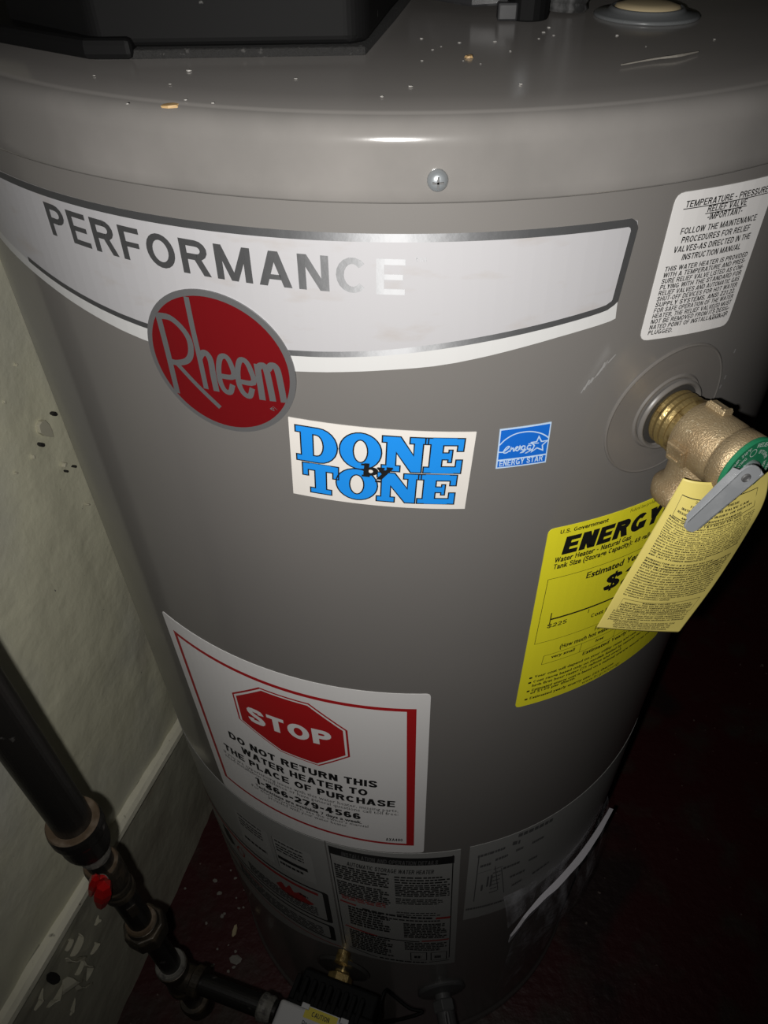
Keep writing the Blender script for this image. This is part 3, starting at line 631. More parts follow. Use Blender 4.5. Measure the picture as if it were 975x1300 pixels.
# rating plate
mb = MB(); rq = [(-.14284,.71567),(-.10285,.72433),(-.0997,.71575),(-.10055,.64984),(-.12702,.64533),(-.14535,.66109)]
fill(mb, [(-.150, .672), (-.104, .672), (-.1015, .668), (-.1015, .592), (-.150, .592)], .0004); mb.obj('rating_plate', 'rating', lp1); mb = MB(); fill(mb, [(-.205, .672), (-.156, .672), (-.156, .592), (-.205, .592)], .0004); mb.obj('rating_plate', 'rating', lp1)
for zz in (.664, .654, .647, .640): bars(b, (-.147, zz), (-.112, zz), .0034, .0005, 6); bars(b, (-.200, zz), (-.165, zz), .0034, .0005, 6)
stroke(b, [(-.148, .622), (-.110, .622)], .0085, .0005); bars(b, (-.147, .605), (-.116, .605), .0060, .0005, 7); bars(b, (-.20, .605), (-.165, .605), .0060, .0005, 7)
stroke(b, [(-.150, .672), (-.150, .592)], .0006, .0005)
# two framed warnings
def frame(z0_, z1_, s0_, s1_, w_):
    o = rounded([(s0_, z1_), (s1_, z1_), (s1_, z0_), (s0_, z0_)], .006); i = rounded([(s0_ + w_, z1_ - w_ * .6), (s1_ - w_, z1_ - w_ * .6), (s1_ - w_, z0_ + w_ * .6), (s0_ + w_, z0_ + w_ * .6)], .004)
    fb_ = MB(); fill(fb_, [o, i], .0004); fb_.obj('warning_frame', 'black', lp1)
frame(.478, .574, -.380, -.090, .007); frame(.415, .468, -.380, -.090, .007)
stroke(rd, [(-.365, .560), (-.103, .560)], .0075, .0005)
stroke(rd, [(-.365, .455), (-.20, .455)], .0040, .0005)
stroke(rd, [(-.39, .408), (-.084, .400)], .0025, .0005)
rd.obj('red_bars', 'dark_red', lp1, kind='stuff'); rd = MB(); fill(rd, smooth_curve([(-.165, .524), (-.155, .540), (-.150, .530), (-.143, .545), (-.138, .530), (-.128, .540), (-.120, .528), (-.112, .522), (-.118, .514), (-.130, .510), (-.145, .508), (-.158, .514), (-.165, .524)], 3)[:-1], .0005)
rd.obj('flame_mark', 'dark_red', lp1)
for k in range(6): bars(b, (-.215, .512 - .0046 * k), (-.108, .512 - .0046 * k - .001), .0026, .0006, 14)
bars(b, (-.130, .534), (-.118, .532), .005, .0006, 3)
rd = MB(); stroke(rd, smooth_curve([(-.235, .520), (-.228, .535), (-.220, .528), (-.224, .512), (-.233, .512), (-.235, .520)], 4), .0022, .0006); rd.obj('red_ring', 'dark_red', lp1); fg_ = MB(); fill(fg_, [(-.262, .545), (-.248, .548), (-.240, .520), (-.250, .508), (-.262, .512)], .0006); fg_.obj('figure_mark', 'black', lp1)
for k in range(5): bars(b, (-.25, .447 - .006 * k), (-.105, .447 - .006 * k), .0030, .0006, 16)
b.obj('print', 'black', lp1, kind='stuff')
# middle panel
CQ = [(-.07895,.71579), (.06074,.71666), (.06422,.36879), (-.07943,.38519)]
CQ = [(-.0815, zt2), (.0545, .7160), (.0650, .357), (-.0800, .393)]
def cq(u, v): return bil(u, v, CQ)
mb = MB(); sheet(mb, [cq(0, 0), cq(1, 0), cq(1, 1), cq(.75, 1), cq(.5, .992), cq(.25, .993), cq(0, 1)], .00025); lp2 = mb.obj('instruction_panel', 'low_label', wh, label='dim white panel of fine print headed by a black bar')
b = MB(); rd = MB(); gp = MB()
fill(b, [cq(.015, .02), cq(.955, .035), cq(.955, .085), cq(.015, .075)], .0004)
for x in (.02, .945): stroke(b, [cq(x, .03), cq(x, .93)], .0012, .0004)
line(gp, 'INSTALLATION AND OPERATION DETAILS', cq(.11, .070), cq(.83, .080), .010, 'b', .0006)
line(b, 'AUTOMATIC STORAGE WATER HEATER', cq(.14, .135), cq(.80, .145), .010, 'b', .0006)
def block(c0, c1, v0, v1, n, wd=9):
    for k in range(n):
        v = v0 + (v1 - v0) * k / max(1, n - 1); bars(b, cq(c0, v), cq(c1 - random.choice((0, 0, .02, .06)), v + .006), (v1 - v0) * .36 * .55 / n * 1.35, .0006, wd)
block(.04, .46, .155, .255, 7); block(.04, .46, .285, .40, 8); block(.50, .93, .175, .215, 3); block(.50, .93, .235, .32, 7); block(.50, .90, .345, .385, 4); block(.55, .90, .43, .43, 1, 4); block(.50, .88, .465, .485, 2)
for k in range(3): bars(rd, cq(.06, .40 + .014 * k), cq(.42, .405 + .014 * k), .0030, .0006, 7)
stroke(rd, [cq(.04, .455), cq(.17, .465)], .0045, .0006); stroke(rd, [cq(.82, .515), cq(.94, .515)], .0060, .0006); bars(b, cq(.22, .49), cq(.80, .52), .0055, .0006, 12); bars(b, cq(.34, .53), cq(.86, .545), .0038, .0006, 14)
block(.10, .44, .50, .66, 8); block(.55, .92, .57, .70, 9)
stroke(rd, [cq(.05, .695), cq(.32, .725)], .0040, .0006); stroke(rd, [cq(.70, .735), cq(.935, .725)], .0040, .0006); stroke(b, [cq(.34, .73), cq(.68, .74)], .0030, .0006)
block(.08, .45, .735, .92, 10); block(.55, .92, .76, .83, 5)
for u_ in (.60, .78): stroke(b, [cq(u_, .86), cq(u_ + .14, .855), cq(u_ + .14, .94), cq(u_, .945)], .0012, .0006, closed=True); bars(b, cq(u_ + .03, .92), cq(u_ + .09, .92), .009, .0006, 3)
stroke(b, [cq(.06, .93), cq(.30, .965)], .0020, .0006); stroke(b, [cq(.76, .965), cq(.945, .955)], .0020, .0006); bars(b, cq(.32, .968), cq(.74, .975), .0045, .0006, 12)
b.obj('print', 'black', lp2, kind='stuff'); rd.obj('print', 'dark_red', lp2, kind='stuff'); gp.obj('print', 'grey_print', lp2)
# right panel
RQ = [(.0640, zt2), (.335, .716), (.330, .565), (.0690, .520)]
def rq_(u, v): return bil(u, v, RQ)
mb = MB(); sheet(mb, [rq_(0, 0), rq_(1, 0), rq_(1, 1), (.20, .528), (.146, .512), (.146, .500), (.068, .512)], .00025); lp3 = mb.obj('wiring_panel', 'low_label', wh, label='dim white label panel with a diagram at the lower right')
b = MB(); g = .0006
def pb(p, q, h=.006, n=5): bars(b, p, q, h, g, n)
pb((.11668,.70488), (.15965,.70159), .008, 9); pb((.07381,.68613), (.10407,.68775), .006, 8); pb((.11158,.68985), (.12122,.68679), .009, 2)
stroke(b, [(.07502,.68959), (.07748,.56523)], .0012, g); stroke(b, [(.07599,.64453), (.09262,.64515)], .001, g); stroke(b, [(.09604,.65054), (.1059,.57656)], .0010, g); stroke(b, [(.1044,.63934), (.11502,.56025)], .0010, g)
for p_, q_ in (((.09477,.66459), (.10926,.66588)), ((.11791,.66895), (.12709,.66886)), ((.13754,.66904), (.15283,.66868)), ((.13959,.62237), (.15153,.62114)), ((.10664,.63292), (.12755,.63138)), ((.11853,.59867), (.13839,.59774)), ((.07818,.65868), (.09046,.65909)), ((.12403,.56861), (.13722,.57149)), ((.15118,.57215), (.17574,.57433))): pb(p_, q_, .006, 6)
for k in range(7): pb((.09479,.64261), (.10576,.64177), .002, 4) if k == 0 else pb(tuple(Vector((.09479,.64261)) - Vector((0, .011 * k))), tuple(Vector((.10542,.64116)) - Vector((0, .011 * k))), .003, 4)
stroke(b, [(.09395,.62966), (.09483,.59598)], .0022, g); stroke(b, [(.09016,.62797), (.09072,.59926)], .0022, g); stroke(b, [(.08438,.6088), (.08468,.59167)], .0022, g)
pb((.06914,.54255), (.118,.53113), .006, 18); b.obj('print', 'grey_print', lp3)
# clear film over the seam at the left
mb = MB(); fill(mb, [(-.42, .735), (-.30, .722), (-.08, .7165), (-.08, .7145), (-.30, .7145), (-.42, .715)], .0008); mb.obj('film_edge', 'film', wh)

# ---- escutcheon plate and hole round the valve
TH = (.15396,1.21382); VA = TH[0] / R; VU = Vector((math.sin(VA), -math.cos(VA), 0)); VE = Vector((math.cos(VA), math.sin(VA), 0)); UP = Vector((0, 0, 1))
VB = Vector(tank(TH[0], TH[1], 0))
def patch_ring(c, prof, n=72):
    """rings (radius, offset) that follow the jacket"""
    b = MB(); m_ = len(prof)
    for r, of in prof: b.v += [tank(c[0] + r * math.cos(2 * PI * k / n), c[1] + r * math.sin(2 * PI * k / n), of) for k in range(n)]
    b.f = [(i * n + k, i * n + (k + 1) % n, (i + 1) * n + (k + 1) % n, (i + 1) * n + k) for i in range(m_ - 1) for k in range(n)]
    return b
EC = (.15057,1.2171)
patch_ring(EC, [(.0412, -.0004), (.0410, .0007), (.0402, .0011), (.0394, .0008), (.030, .0004), (.0235, .0004), (.0225, .0013), (.0215, .0012), (.0205, .0004)]).obj('escutcheon', 'plate', wh, smooth=False, label='thin round grey plate pressed round the valve opening')
patch_ring(TH, [(.0222, .0005), (.0215, .0022), (.0205, .0024), (.0196, .0016), (.0190, .0006)]).obj('grommet', 'plate', wh, smooth=True, label='raised grey lip round the valve hole')
b = MB(); fill(b, [(TH[0] + .0192 * math.cos(2 * PI * k / 40), TH[1] + .0192 * math.sin(2 * PI * k / 40)) for k in range(40)], .0006); b.obj('valve_hole', 'disc', wh)
# scuff left of the plate
b = MB(); rnd = random.Random(4)
for k in range(9):
    p = Vector((.08989,1.24515)).lerp(Vector((.10126,1.25948)), k / 8 + rnd.uniform(-.04, .04)); q = p + Vector((rnd.uniform(.001, .004), rnd.uniform(.002, .006))); stroke(b, [tuple(p), tuple(q)], rnd.uniform(.0004, .0012), .0003, step=None)
for p in ((.19582,1.2223), (.19411,1.21659), (.18917,1.20823), (.1964,1.23902)): stroke(b, [p, tuple(Vector(p) + Vector((.0006, .0024)))], .0010, .0003, step=None)
b.obj('scuff_mark', 'scuff', wh, label='pale scuffs beside the valve plate', kind='stuff')

# ---- on the lid
LZ = 1.3763
def lid(p, h=0.0): return Vector((p[0], p[1], LZ + h))
foot = [(-.2094,-.1815), (-.2027,-.1561), (-.1451,-.2028), (-.0828,-.1912), (-.0186,-.1975), (-.007,-.1071), (.0015,-.0466)]
foot = [(-.245, .02), (-.232, -.10), (-.206, -.162), (-.146, -.2065), (-.085, -.2035), (-.020, -.2005), (-.007, -.118), (.002, -.055), (.004, .06)]
body = [(-.240, .02), (-.228, -.099), (-.202, -.159), (-.146, -.2035), (-.085, -.2010), (-.026, -.1985), (-.0185, -.192), (-.009, -.118), (0, -.055), (.002, .06)]
mb = MB(); mb.prism([(x, y, LZ + .0035) for x, y in body], (0, 0, .15)); vh = mb.solid('vent_housing', 'blkplastic', wh, bevel=.004, seg=4, label='matt black vent housing bolted on the lid')
mb = MB(); mb.prism([(x, y, LZ - .001) for x, y in foot], (0, 0, .0045)); mb.solid('gasket', 'foam', vh, bevel=.0012)
mb = MB(); mb.prism([(-.26, .02, LZ), (-.246, -.10, LZ), (-.216, -.166, LZ), (-.150, -.2085, LZ), (-.128, -.209, LZ), (-.128, -.19, LZ), (-.19, -.14, LZ), (-.22, .02, LZ)], (0, 0, .0085)); mb.solid('flange', 'blkplastic', vh, bevel=.0025)
# bracket with its bolt
mb = MB(); mb.prism([lid((.0001,-.0834), .006), lid((.0355,-.1083), .004), lid((.0606,-.1136), .006), lid((.0638,-.065), .006), (.06, -.02, LZ + .006), (.0, -.02, LZ + .006)], (0, 0, .011)); br = mb.solid('bracket', 'bracket', wh, bevel=.0015, label='dark plastic bracket beside the vent housing')
mb = MB(); mb.box(lid((.0542,-.12), .0045), (.0055, 0, 0), (0, .004, 0), (0, 0, .0043)); mb.solid('clip', 'bracket', br, bevel=.0012)
mb = MB(); c = lid((.0662,-.1137), .008); mb.lathe(c, (0, 0, 1), [(.0115, -.008), (.0115, .004), (.0075, .006), (.0075, .020)], 20); mb.solid('bolt_collar', 'blkplastic', br, bevel=.0008)
mb = MB(); mb.lathe(c + Vector((0, 0, .020)), (0, 0, 1), [(.0098, 0), (.0098, .0018), (.0060, .0018), (.0060, .010)], 6); mb.solid('bolt', 'screw', br, bevel=.0006)
# ribbed clear hose standing on the lid
mb = MB(); c = lid((.0895,-.0959)); prof = []
for k in range(34): prof += [(.0118, .0010 + k * .004), (.0130, .0026 + k * .004)]
mb.lathe(c, (.05, .03, 1), prof, 28); mb.solid('hose', 'hose', wh, label='cloudy ribbed hose rising from the lid')
# white port with a clear flange
c = lid((.1335, -.108)); mb = MB(); mb.lathe(c, (0, 0, 1), [(.0290, 0), (.0292, .0010), (.0280, .0018), (.0215, .0026), (.0205, .0040), (.0198, .0046), (.0188, .0046), (.0180, .0030)], 56); po = mb.solid('pipe_port', 'clear', wh, smooth=True, label='round cloudy plastic port with cream centre on the lid')
mb = MB(); mb.lathe(c, (0, 0, 1), [(.0184, .0020), (.0182, .0040), (.0172, .0054), (.012, .0064), (.006, .0068), (.001, .0069)], 40); mb.solid('port_cap', 'cream', po, smooth=True)

# ================================================================== brass relief valve
rv = thing('relief_valve', 'brass relief valve with a green cap and steel lever, screwed into the tank', 'valve', tuple(VB))
mb = MB(); mb.lathe(VB, VU, [(.0155, .0005), (.0165, .002), (.0160, .004), (.0168, .006), (.0160, .008), (.0168, .010), (.0160, .0125), (.0172, .014), (.0172, .019)], 40); mb.solid('threaded_neck', 'brass_thread', rv, smooth=False)
mb = MB(); mb.lathe(VB, VU, [(.0150, .014), (.0172, .017), (.0180, .022), (.0180, .041), (.0172, .043), (.0172, .0440), (.0182, .0445), (.0184, .0535), (.0170, .0545)], 56); mb.solid('body', 'brass', rv, smooth=True)
# outlet turned down, with its bell rim
od = (-UP + VU * .10 - VE * .10).normalized(); oo = VB + VU * .026
mb = MB(); mb.lathe(oo, od, [(.0150, .000), (.0148, .012), (.0148, .020), (.0156, .026), (.0182, .0285), (.0200, .0305), (.0202, .0345), (.0198, .0375), (.0180, .0385), (.0150, .0385), (.0145, .030)], 48); mb.solid('outlet', 'brass', rv, smooth=True)
# cast lugs with the raised flow mark
for q, e in ((math.radians(192), .0062), (math.radians(75), .004)):
    d = VE * math.cos(q) + UP * math.sin(q); t = VU.cross(d)
    mb = MB(); c = VB + VU * .0255 + d * .0178; mb.box(c, VU * .0062, t * e, d * .0024); lug = mb.solid('lug', 'brass', rv, bevel=.0008)
    mb = MB(); mb.box(c + d * .0026 + VU * .0048, VU * .0007, t * e * .8, d * .0006); mb.box(c + d * .0026 - VU * .001 + t * .003, VU * .0038, t * .0007, d * .0006); mb.solid('raised_mark', 'brass', lug, bevel=.0003)
mb = MB(); mb.lathe(VB, VU, [(.0181, .0534), (.0185, .0542), (.0185, .0556), (.0178, .0562), (.0068, .0562)], 56); cp = mb.solid('cap', 'cap_green', rv, smooth=False, label='green disc cap printed in white')
def capf(a, r, off=0):                      # polar print on the cap
    return tuple(VB + VU * (.0563 + off) + (VE * math.cos(a) + UP * math.sin(a)) * r)
b = MB()
def arc_text(s, r, h, a0, a1, wt='b'):
    vs, fs, w_ = text2d(s, wt); k = (a1 - a0) / w_
    b.add([capf(a0 + x * k, r + y * h, .0002) for x, y in vs], [f if True else f for f in fs])
arc_text('150 PSI', .0143, .0026, math.radians(212), math.radians(168)); arc_text('TEMP. 210\u00b0F', .0143, .0022, math.radians(160), math.radians(105)); arc_text('RELIEF VALVE', .0143, .0026, math.radians(92), math.radians(15))
arc_text('STEAM RATING', .0102, .0022, math.radians(215), math.radians(118)); arc_text('BTU/HR', .0102, .0022, math.radians(75), math.radians(20)); arc_text('HOT WATER', .0102, .0022, math.radians(10), math.radians(-70)); arc_text('ANSI Z21.22', .0143, .0022, math.radians(5), math.radians(-80))
for k in range(16):
    a0 = 2 * PI * k / 16; a1 = 2 * PI * (k + 1) / 16; c_ = math.radians(98)
    f = lambda a, r: tuple(VB + VU * .0565 + VE * (.0118 * math.cos(c_) + r * math.cos(a)) + UP * (.0118 * math.sin(c_) + r * math.sin(a)))
    b.add([f(a0, .0024), f(a1, .0024), f(a1, .0020), f(a0, .0020)], [(0, 1, 2, 3)])
b.obj('lettering', 'cap_print', cp)
mb = MB(); mb.lathe(VB, VU, [(.0062, .054), (.0062, .058), (.0052, .0595), (.0030, .0600), (.0030, .0605)], 24); mb.solid('stem', 'screw', rv, smooth=False)
# lever: a folded steel channel
LA = Vector((.1647,-.328,1.2256)); LB = Vector((.1417,-.3345,1.1963)); ld = (LB - LA); ll = ld.length; ld.normalize()
lw_ = ld.cross(Vector((.30, -.90, .30)).normalized()).normalized(); ln = lw_.cross(ld).normalized()
if ln.y > 0: ln = -ln
if lw_.z < 0: lw_ = -lw_
prof = []; N_ = 16
def lev(t, w0, h): return LA + ld * t + lw_ * (w0 - .0020) + ln * h
out = [lev(-.0060 * math.cos(a), .0060 * math.sin(a), 0) for a in [-PI / 2 + PI * k / 10 for k in range(11)]] + [lev(ll - .002, .0047, 0), lev(ll + .0008, .0030, 0), lev(ll + .0015, 0, 0), lev(ll + .0008, -.0035, 0), lev(ll - .002, -.0050, 0)]
mb = MB(); mb.prism(out, -ln * .0014); lever = mb.solid('lever', 'steel', rv, bevel=.0003, label='flat zinc steel test lever')
side = [lev(-.0050, -.0060, .0), lev(ll - .002, -.0050, 0), lev(ll + .0005, -.0046, -.0035), lev(ll - .004, -.0052, -.0050), lev(-.004, -.0062, -.0062), lev(-.0058, -.0058, -.0040)]
mb = MB(); mb.prism(side, lw_ * .0012); mb.solid('lever_flange', 'steel', lever, bevel=.0002)
side = [lev(0, .0060, .0), lev(ll - .002, .0047, 0), lev(ll - .004, .0047, -.0040), lev(.002, .0060, -.0055)]
mb = MB(); mb.prism(side, -lw_ * .0012); mb.solid('lever_flange', 'steel', lever, bevel=.0002)
mb = MB(); mb.lathe(lev(.0015, .0005, -.0008), ln, [(.0024, 0), (.0024, .0012), (.0018, .0017), (.0012, .0010)], 18); mb.solid('rivet', 'grey_print', lever)
# ================================================================== yellow warning tag
rows = [(0.0, (.1428,-.311,1.2088), (.1622,-.3125,1.2075), (.195,-.297,1.2021)),
        (.20, (.1373,-.3135,1.1884), (.16,-.3205,1.1824), (.1947,-.304,1.188)),
        (.42, (.1318,-.316,1.1672), (.158,-.3235,1.165), (.1895,-.31,1.17)),
        (.70, (.1242,-.318,1.1336), (.1505,-.322,1.13), (.1805,-.315,1.1326)),
        (1.0, (.1167,-.319,1.0955), (.1419,-.32,1.0939), (.169,-.318,1.0899))]
def tagp(u, v):
    cols = []
    for c in range(3):
        P = [Vector(r[c + 1]) for r in rows]; V = [r[0] for r in rows]
        i = 0
        while i < 3 and v > V[i + 1]: i += 1
        a = P[i - 1] if i else 2 * P[0] - P[1]; d = P[i + 2] if i + 2 < 5 else 2 * P[4] - P[3]; t = (v - V[i]) / (V[i + 1] - V[i]); b_, c_ = P[i], P[i + 1]
        cols.append(.5 * (2 * b_ + (c_ - a) * t + (2 * a - 5 * b_ + 4 * c_ - d) * t * t + (3 * b_ - a - 3 * c_ + d) * t ** 3))
    a, m_, e = cols
    return a * ((1 - u) * (1 - 2 * u)) + m_ * (4 * u * (1 - u)) + e * (u * (2 * u - 1))
def tagf(u, v, off):
    v = 1 - v
    p = tagp(u, v); n = (tagp(u + .01, v) - tagp(u - .01, v)).cross(tagp(u, v - .01) - tagp(u, v + .01)).normalized()
    return tuple(p + n * off)
wt_ = thing('warning_tag', 'pale yellow paper tag full of black print hanging from the relief valve', 'tag', tuple(tagp(.5, 0)))
mb = MB(); nu, nv = 60, 90; grid = {}
def hole(u, v):
    p = tagp(u, v) - VB; t = p.dot(VU); r = (p - VU * t).length
    return r < .0166 and t < .055
for i in range(nu + 1):
    for j in range(nv + 1): grid[i, j] = len(mb.v); mb.v.append(tuple(tagp(i / nu, j / nv)))
for i in range(nu):
    for j in range(nv):
        if not (hole((i + .5) / nu, (j + .5) / nv)): mb.f.append((grid[i, j + 1], grid[i + 1, j + 1], grid[i + 1, j], grid[i, j]))
tg = mb.obj('sheet', 'tag', wt_, smooth=True); md = tg.modifiers.new('thick', 'SOLIDIFY'); md.thickness = .00025; md.offset = -1
on(tagf); b = MB(); TO = .00012
def tl_(s, v, u0=.07, u1=.92, wt='b', h=.0115): line(b, s, (u0, 1 - v), (u1, 1 - v), h, wt, TO, .06)
def col_lines(lines, v0, dv, wt='b', h=.0105):
    for i, s in enumerate(lines):
        bold = s.startswith('*'); s = s.lstrip('*'); ind = 0; last = s.endswith('~'); s = s.rstrip('~')
        tl_(s, v0 + dv * i, .07, .07 + .85 * min(1, len(s) / 46) if last else .92, 'x' if bold else wt, h)
stroke(b, [(.10, .925), (.90, .925), (.90, .815), (.10, .815)], .004, TO, True, .05)
def ctr(s, v, w_, wt='x', h=.0105): tl_(s, v, .5 - w_ / 2, .5 + w_ / 2, wt, h)
ctr('DO NOT REMOVE THIS TAG', .092, .42, 'b'); ctr('FAILURE TO FOLLOW THESE', .115, .50); ctr('INSTRUCTIONS FOR THIS VALVE CAN', .136, .68); ctr('RESULT IN PERSONAL INJURY OR DEATH', .157, .74); ctr('AND/OR SEVERE PROPERTY DAMAGE.', .178, .60)
col_lines(('*ANNUAL OPERATION OF T & P RELIEF VALVES:~', 'WARNING: Following installation, the valve', 'lever MUST be operated AT LEAST ONCE A YEAR by the', 'water heater owner to ensure that waterways are', 'clear. Certain naturally occurring mineral deposits', 'may adhere to the valve, blocking waterways,', 'rendering it inoperative. When the lever is operated', 'hot water will discharge. PRECAUTIONS MUST BE', '*TAKEN TO AVOID PERSONAL INJURY FROM CONTACT', '*WITH HOT WATER AND TO AVOID PROPERTY DAMAGE.', 'Before operating lever, check to see that a discharge', 'line is connected to this valve, directing the flow of', 'water from the valve to a proper place of disposal.', 'If no water flows when the lever is operated,', 'replacement of the valve is required. TURN THE', '*THE WATER HEATER "OFF" (see instruction manual)', '*AND CALL A PLUMBER IMMEDIATELY.~'), .200, .0172)
col_lines(('*REINSPECTION OF T & P RELIEF VALVES:~', '*WARNING: Temperature and Pressure Relief Valves', '*should be reinspected and replaced, if necessary, AT', '*LEAST ONCE EVERY TWO TO FOUR YEARS depend-', 'ing on local water conditions and the advice of a li-', 'censed plumber or qualified service technician.', 'If corrosion or scaling of the valve is evident, the', "replacement of the valve and the valve's installation", 'environment should be assessed. Certain naturally oc-', 'curring conditions may corrode the valve or its compo-', 'nents over time, rendering the valve inoperative. Such', 'conditions can only be detected if the valve and its', 'components are physically removed and inspected. Do', '*not attempt to conduct an inspection on your own.', 'Contact your plumbing contractor for a reinspection', 'to assure continuing safety.~'), .505, .0160)
stroke(b, [(.10, .232), (.92, .232), (.92, .150), (.10, .150)], .003, TO, True, .05)
for i, (s, w_) in enumerate((('WARNING: FAILURE TO', .36), ('REINSPECT THIS VALVE AS DIRECTED COULD', .72), ('RESULT IN UNSAFE TEMPERATURE OR PRESSURE', .78), ('BUILD-UP WHICH CAN RESULT IN SERIOUS INJURY', .78), ('OR DEATH AND/OR SEVERE PROPERTY DAMAGE.', .74))): ctr(s, .783 + .0158 * i, w_)
col_lines(('If discharge occurs, CALL A PLUMBER IMMEDIATELY.', 'Discharge may indicate that an unsafe temperature or', 'pressure condition exists which requires immediate at-', 'tention by a qualified service technician or licensed', 'plumbing contractor.~'), .866, .0152)
for i, (s, w_) in enumerate((('SEE WATER HEATER INSTRUCTION MANUAL FOR', .72), ('ADDITIONAL INFORMATION REGARDING THE', .66), ('TEMPERATURE AND PRESSURE RELIEF VALVE.', .68), ('See other side for important information.', .64))): ctr(s, .940 + .0138 * i, w_, 'b')
b.obj('lettering', 'black', wt_); on(tank)

# ================================================================== gas pipe
PX_, PY_ = -.285, -.325
gp_ = thing('gas_pipe', 'black iron gas pipe with a red handled valve dropping down beside the wall', 'pipe', (PX_, PY_, .27))
def pv(prof, name, m, n=32, smooth=False, bevel=0, parent=gp_, label=None):
    b = MB(); b.lathe((PX_, PY_, 0), (0, 0, 1), prof, n); return b.solid(name, m, parent, smooth=smooth, bevel=bevel, label=label)
pv([(.0164, .800), (.0164, 1.76)], 'riser', 'iron', 40, label='thick black riser pipe')
rc = pv([(.0145, .786), (.0170, .788), (.0190, .791), (.0205, .797), (.0210, .802), (.0210, .818), (.0226, .820), (.0234, .824), (.0234, .833), (.0224, .8375), (.0170, .838)], 'reducer', 'iron', 40)
pv([(.0168, .8372), (.0218, .8375), (.0226, .8385), (.0216, .8400), (.0166, .8392)], 'rusty_lip', 'rust', 40, parent=rc)
pv([(.0126, .745), (.0126, .800)], 'nipple', 'iron', 28)
pv([(.0142, .7710), (.0142, .7820)], 'tape', 'tape', 20)
sv = pv([(.0130, .6820), (.0158, .6850), (.0158, .6940), (.0146, .6960), (.0153, .7000), (.0153, .7060), (.0142, .7080), (.0160, .7160), (.0164, .7240), (.0160, .7340), (.0168, .7370), (.0168, .7490), (.0160, .7520), (.0128, .7525)], 'shutoff_valve', 'fitting', 32)
pv([(.0128, .7515), (.0154, .7515), (.0158, .7532), (.0150, .7545), (.0128, .7540)], 'rusty_lip', 'rust', 32, parent=sv)
# red wing handle on the valve
vc = Vector((PX_, PY_, .722)); hubp = Vector((-.2763,-.346,.7607)); hd = (hubp - vc).normalized()
mb = MB(); mb.lathe(vc, hd, [(.010, .006), (.010, .018), (.007, (hubp - vc).length)], 20); mb.solid('valve_stem', 'fitting', sv)
mb = MB(); mb.lathe(hubp - hd * .003, hd, [(.0065, 0), (.0065, .004), (.004, .006)], 18); vhd = mb.solid('valve_handle', 'handle', sv, smooth=False, label='red plastic wing handle')
for p0, p1, rr in ((Vector((-.2738,-.348,.782)), Vector((-.2888,-.352,.7433)), .0052), (Vector((-.2687,-.35,.7733)), Vector((-.2838,-.356,.7236)), .0086)):
    L_ = (p1 - p0).length; mb = MB(); mb.lathe(p0, p1 - p0, [(.0010, 0), (rr * .75, L_ * .10), (rr, L_ * .32), (rr * .92, L_ * .52), (rr * .5, L_ * .85), (.0010, L_)], 6)
    k_ = len(vhd.data.vertices); bm = bmesh.new(); bm.from_mesh(vhd.data); o_ = mb.mesh('wing'); bm.from_mesh(o_); bmesh.ops.recalc_face_normals(bm, faces=bm.faces); bm.to_mesh(vhd.data); bm.free(); bpy.data.meshes.remove(o_)
pv([(.0126, .6050), (.0126, .6850)], 'nipple', 'iron', 28)
b = MB(); b.box((PX_ + .0085, PY_ - .0092, .655), (.0035, .003, 0), (.0005, -.0005, 0), (0, 0, .011)); b.solid('pipe_sticker', 'fitting', gp_)
un = pv([(.0195, .5620), (.0230, .5660), (.0230, .5870), (.0208, .5910)], 'union', 'fitting', 8, bevel=.0012)
pv([(.0165, .5570), (.0176, .5620), (.0176, .5920), (.0166, .5980), (.0130, .6000)], 'union_collar', 'fitting', 28, parent=un)
pv([(.0130, .5980), (.0160, .5980), (.0164, .6000), (.0155, .6020), (.0130, .6010)], 'rusty_lip', 'rust', 28, parent=un)
pv([(.0126, .430), (.0126, .552)], 'nipple', 'iron', 28)
te = pv([(.0150, .372), (.0190, .375), (.0190, .384), (.0172, .388), (.0172, .436), (.0190, .440), (.0190, .450), (.0150, .452)], 'tee', 'fitting', 28)
pv([(.0136, .4512), (.0180, .4512), (.0184, .4535), (.0172, .4560), (.0136, .4550)], 'pipe_dope', 'tape', 28, parent=te)
TZ = .412; t0 = Vector((PX_, PY_, TZ)); t1 = Vector((-.166, -.3615, TZ)); dd = (t1 - t0).normalized()
b = MB(); b.lathe(t0, dd, [(.0165, .006), (.0165, .022), (.0192, .024), (.0192, .034), (.0150, .0345)], 28); b.solid('tee_branch', 'fitting', te)
b = MB(); b.lathe(t0, dd, [(.0126, .030), (.0126, (t1 - t0).length + .01)], 28); b.solid('branch_pipe', 'iron', gp_)
b = MB(); b.lathe(t1, dd, [(.0136, -.012), (.0156, -.010), (.0160, -.006), (.0150, -.002), (.0158, .002), (.0138, .006)], 28); b.solid('tape', 'tape', gp_)
pv([(.0126, .300), (.0126, .376)], 'drip_leg', 'iron', 28)
pv([(.0165, .268), (.0180, .272), (.0184, .292), (.0196, .295), (.0196, .304), (.0180, .307), (.0138, .307)], 'pipe_cap', 'fitting', 28)

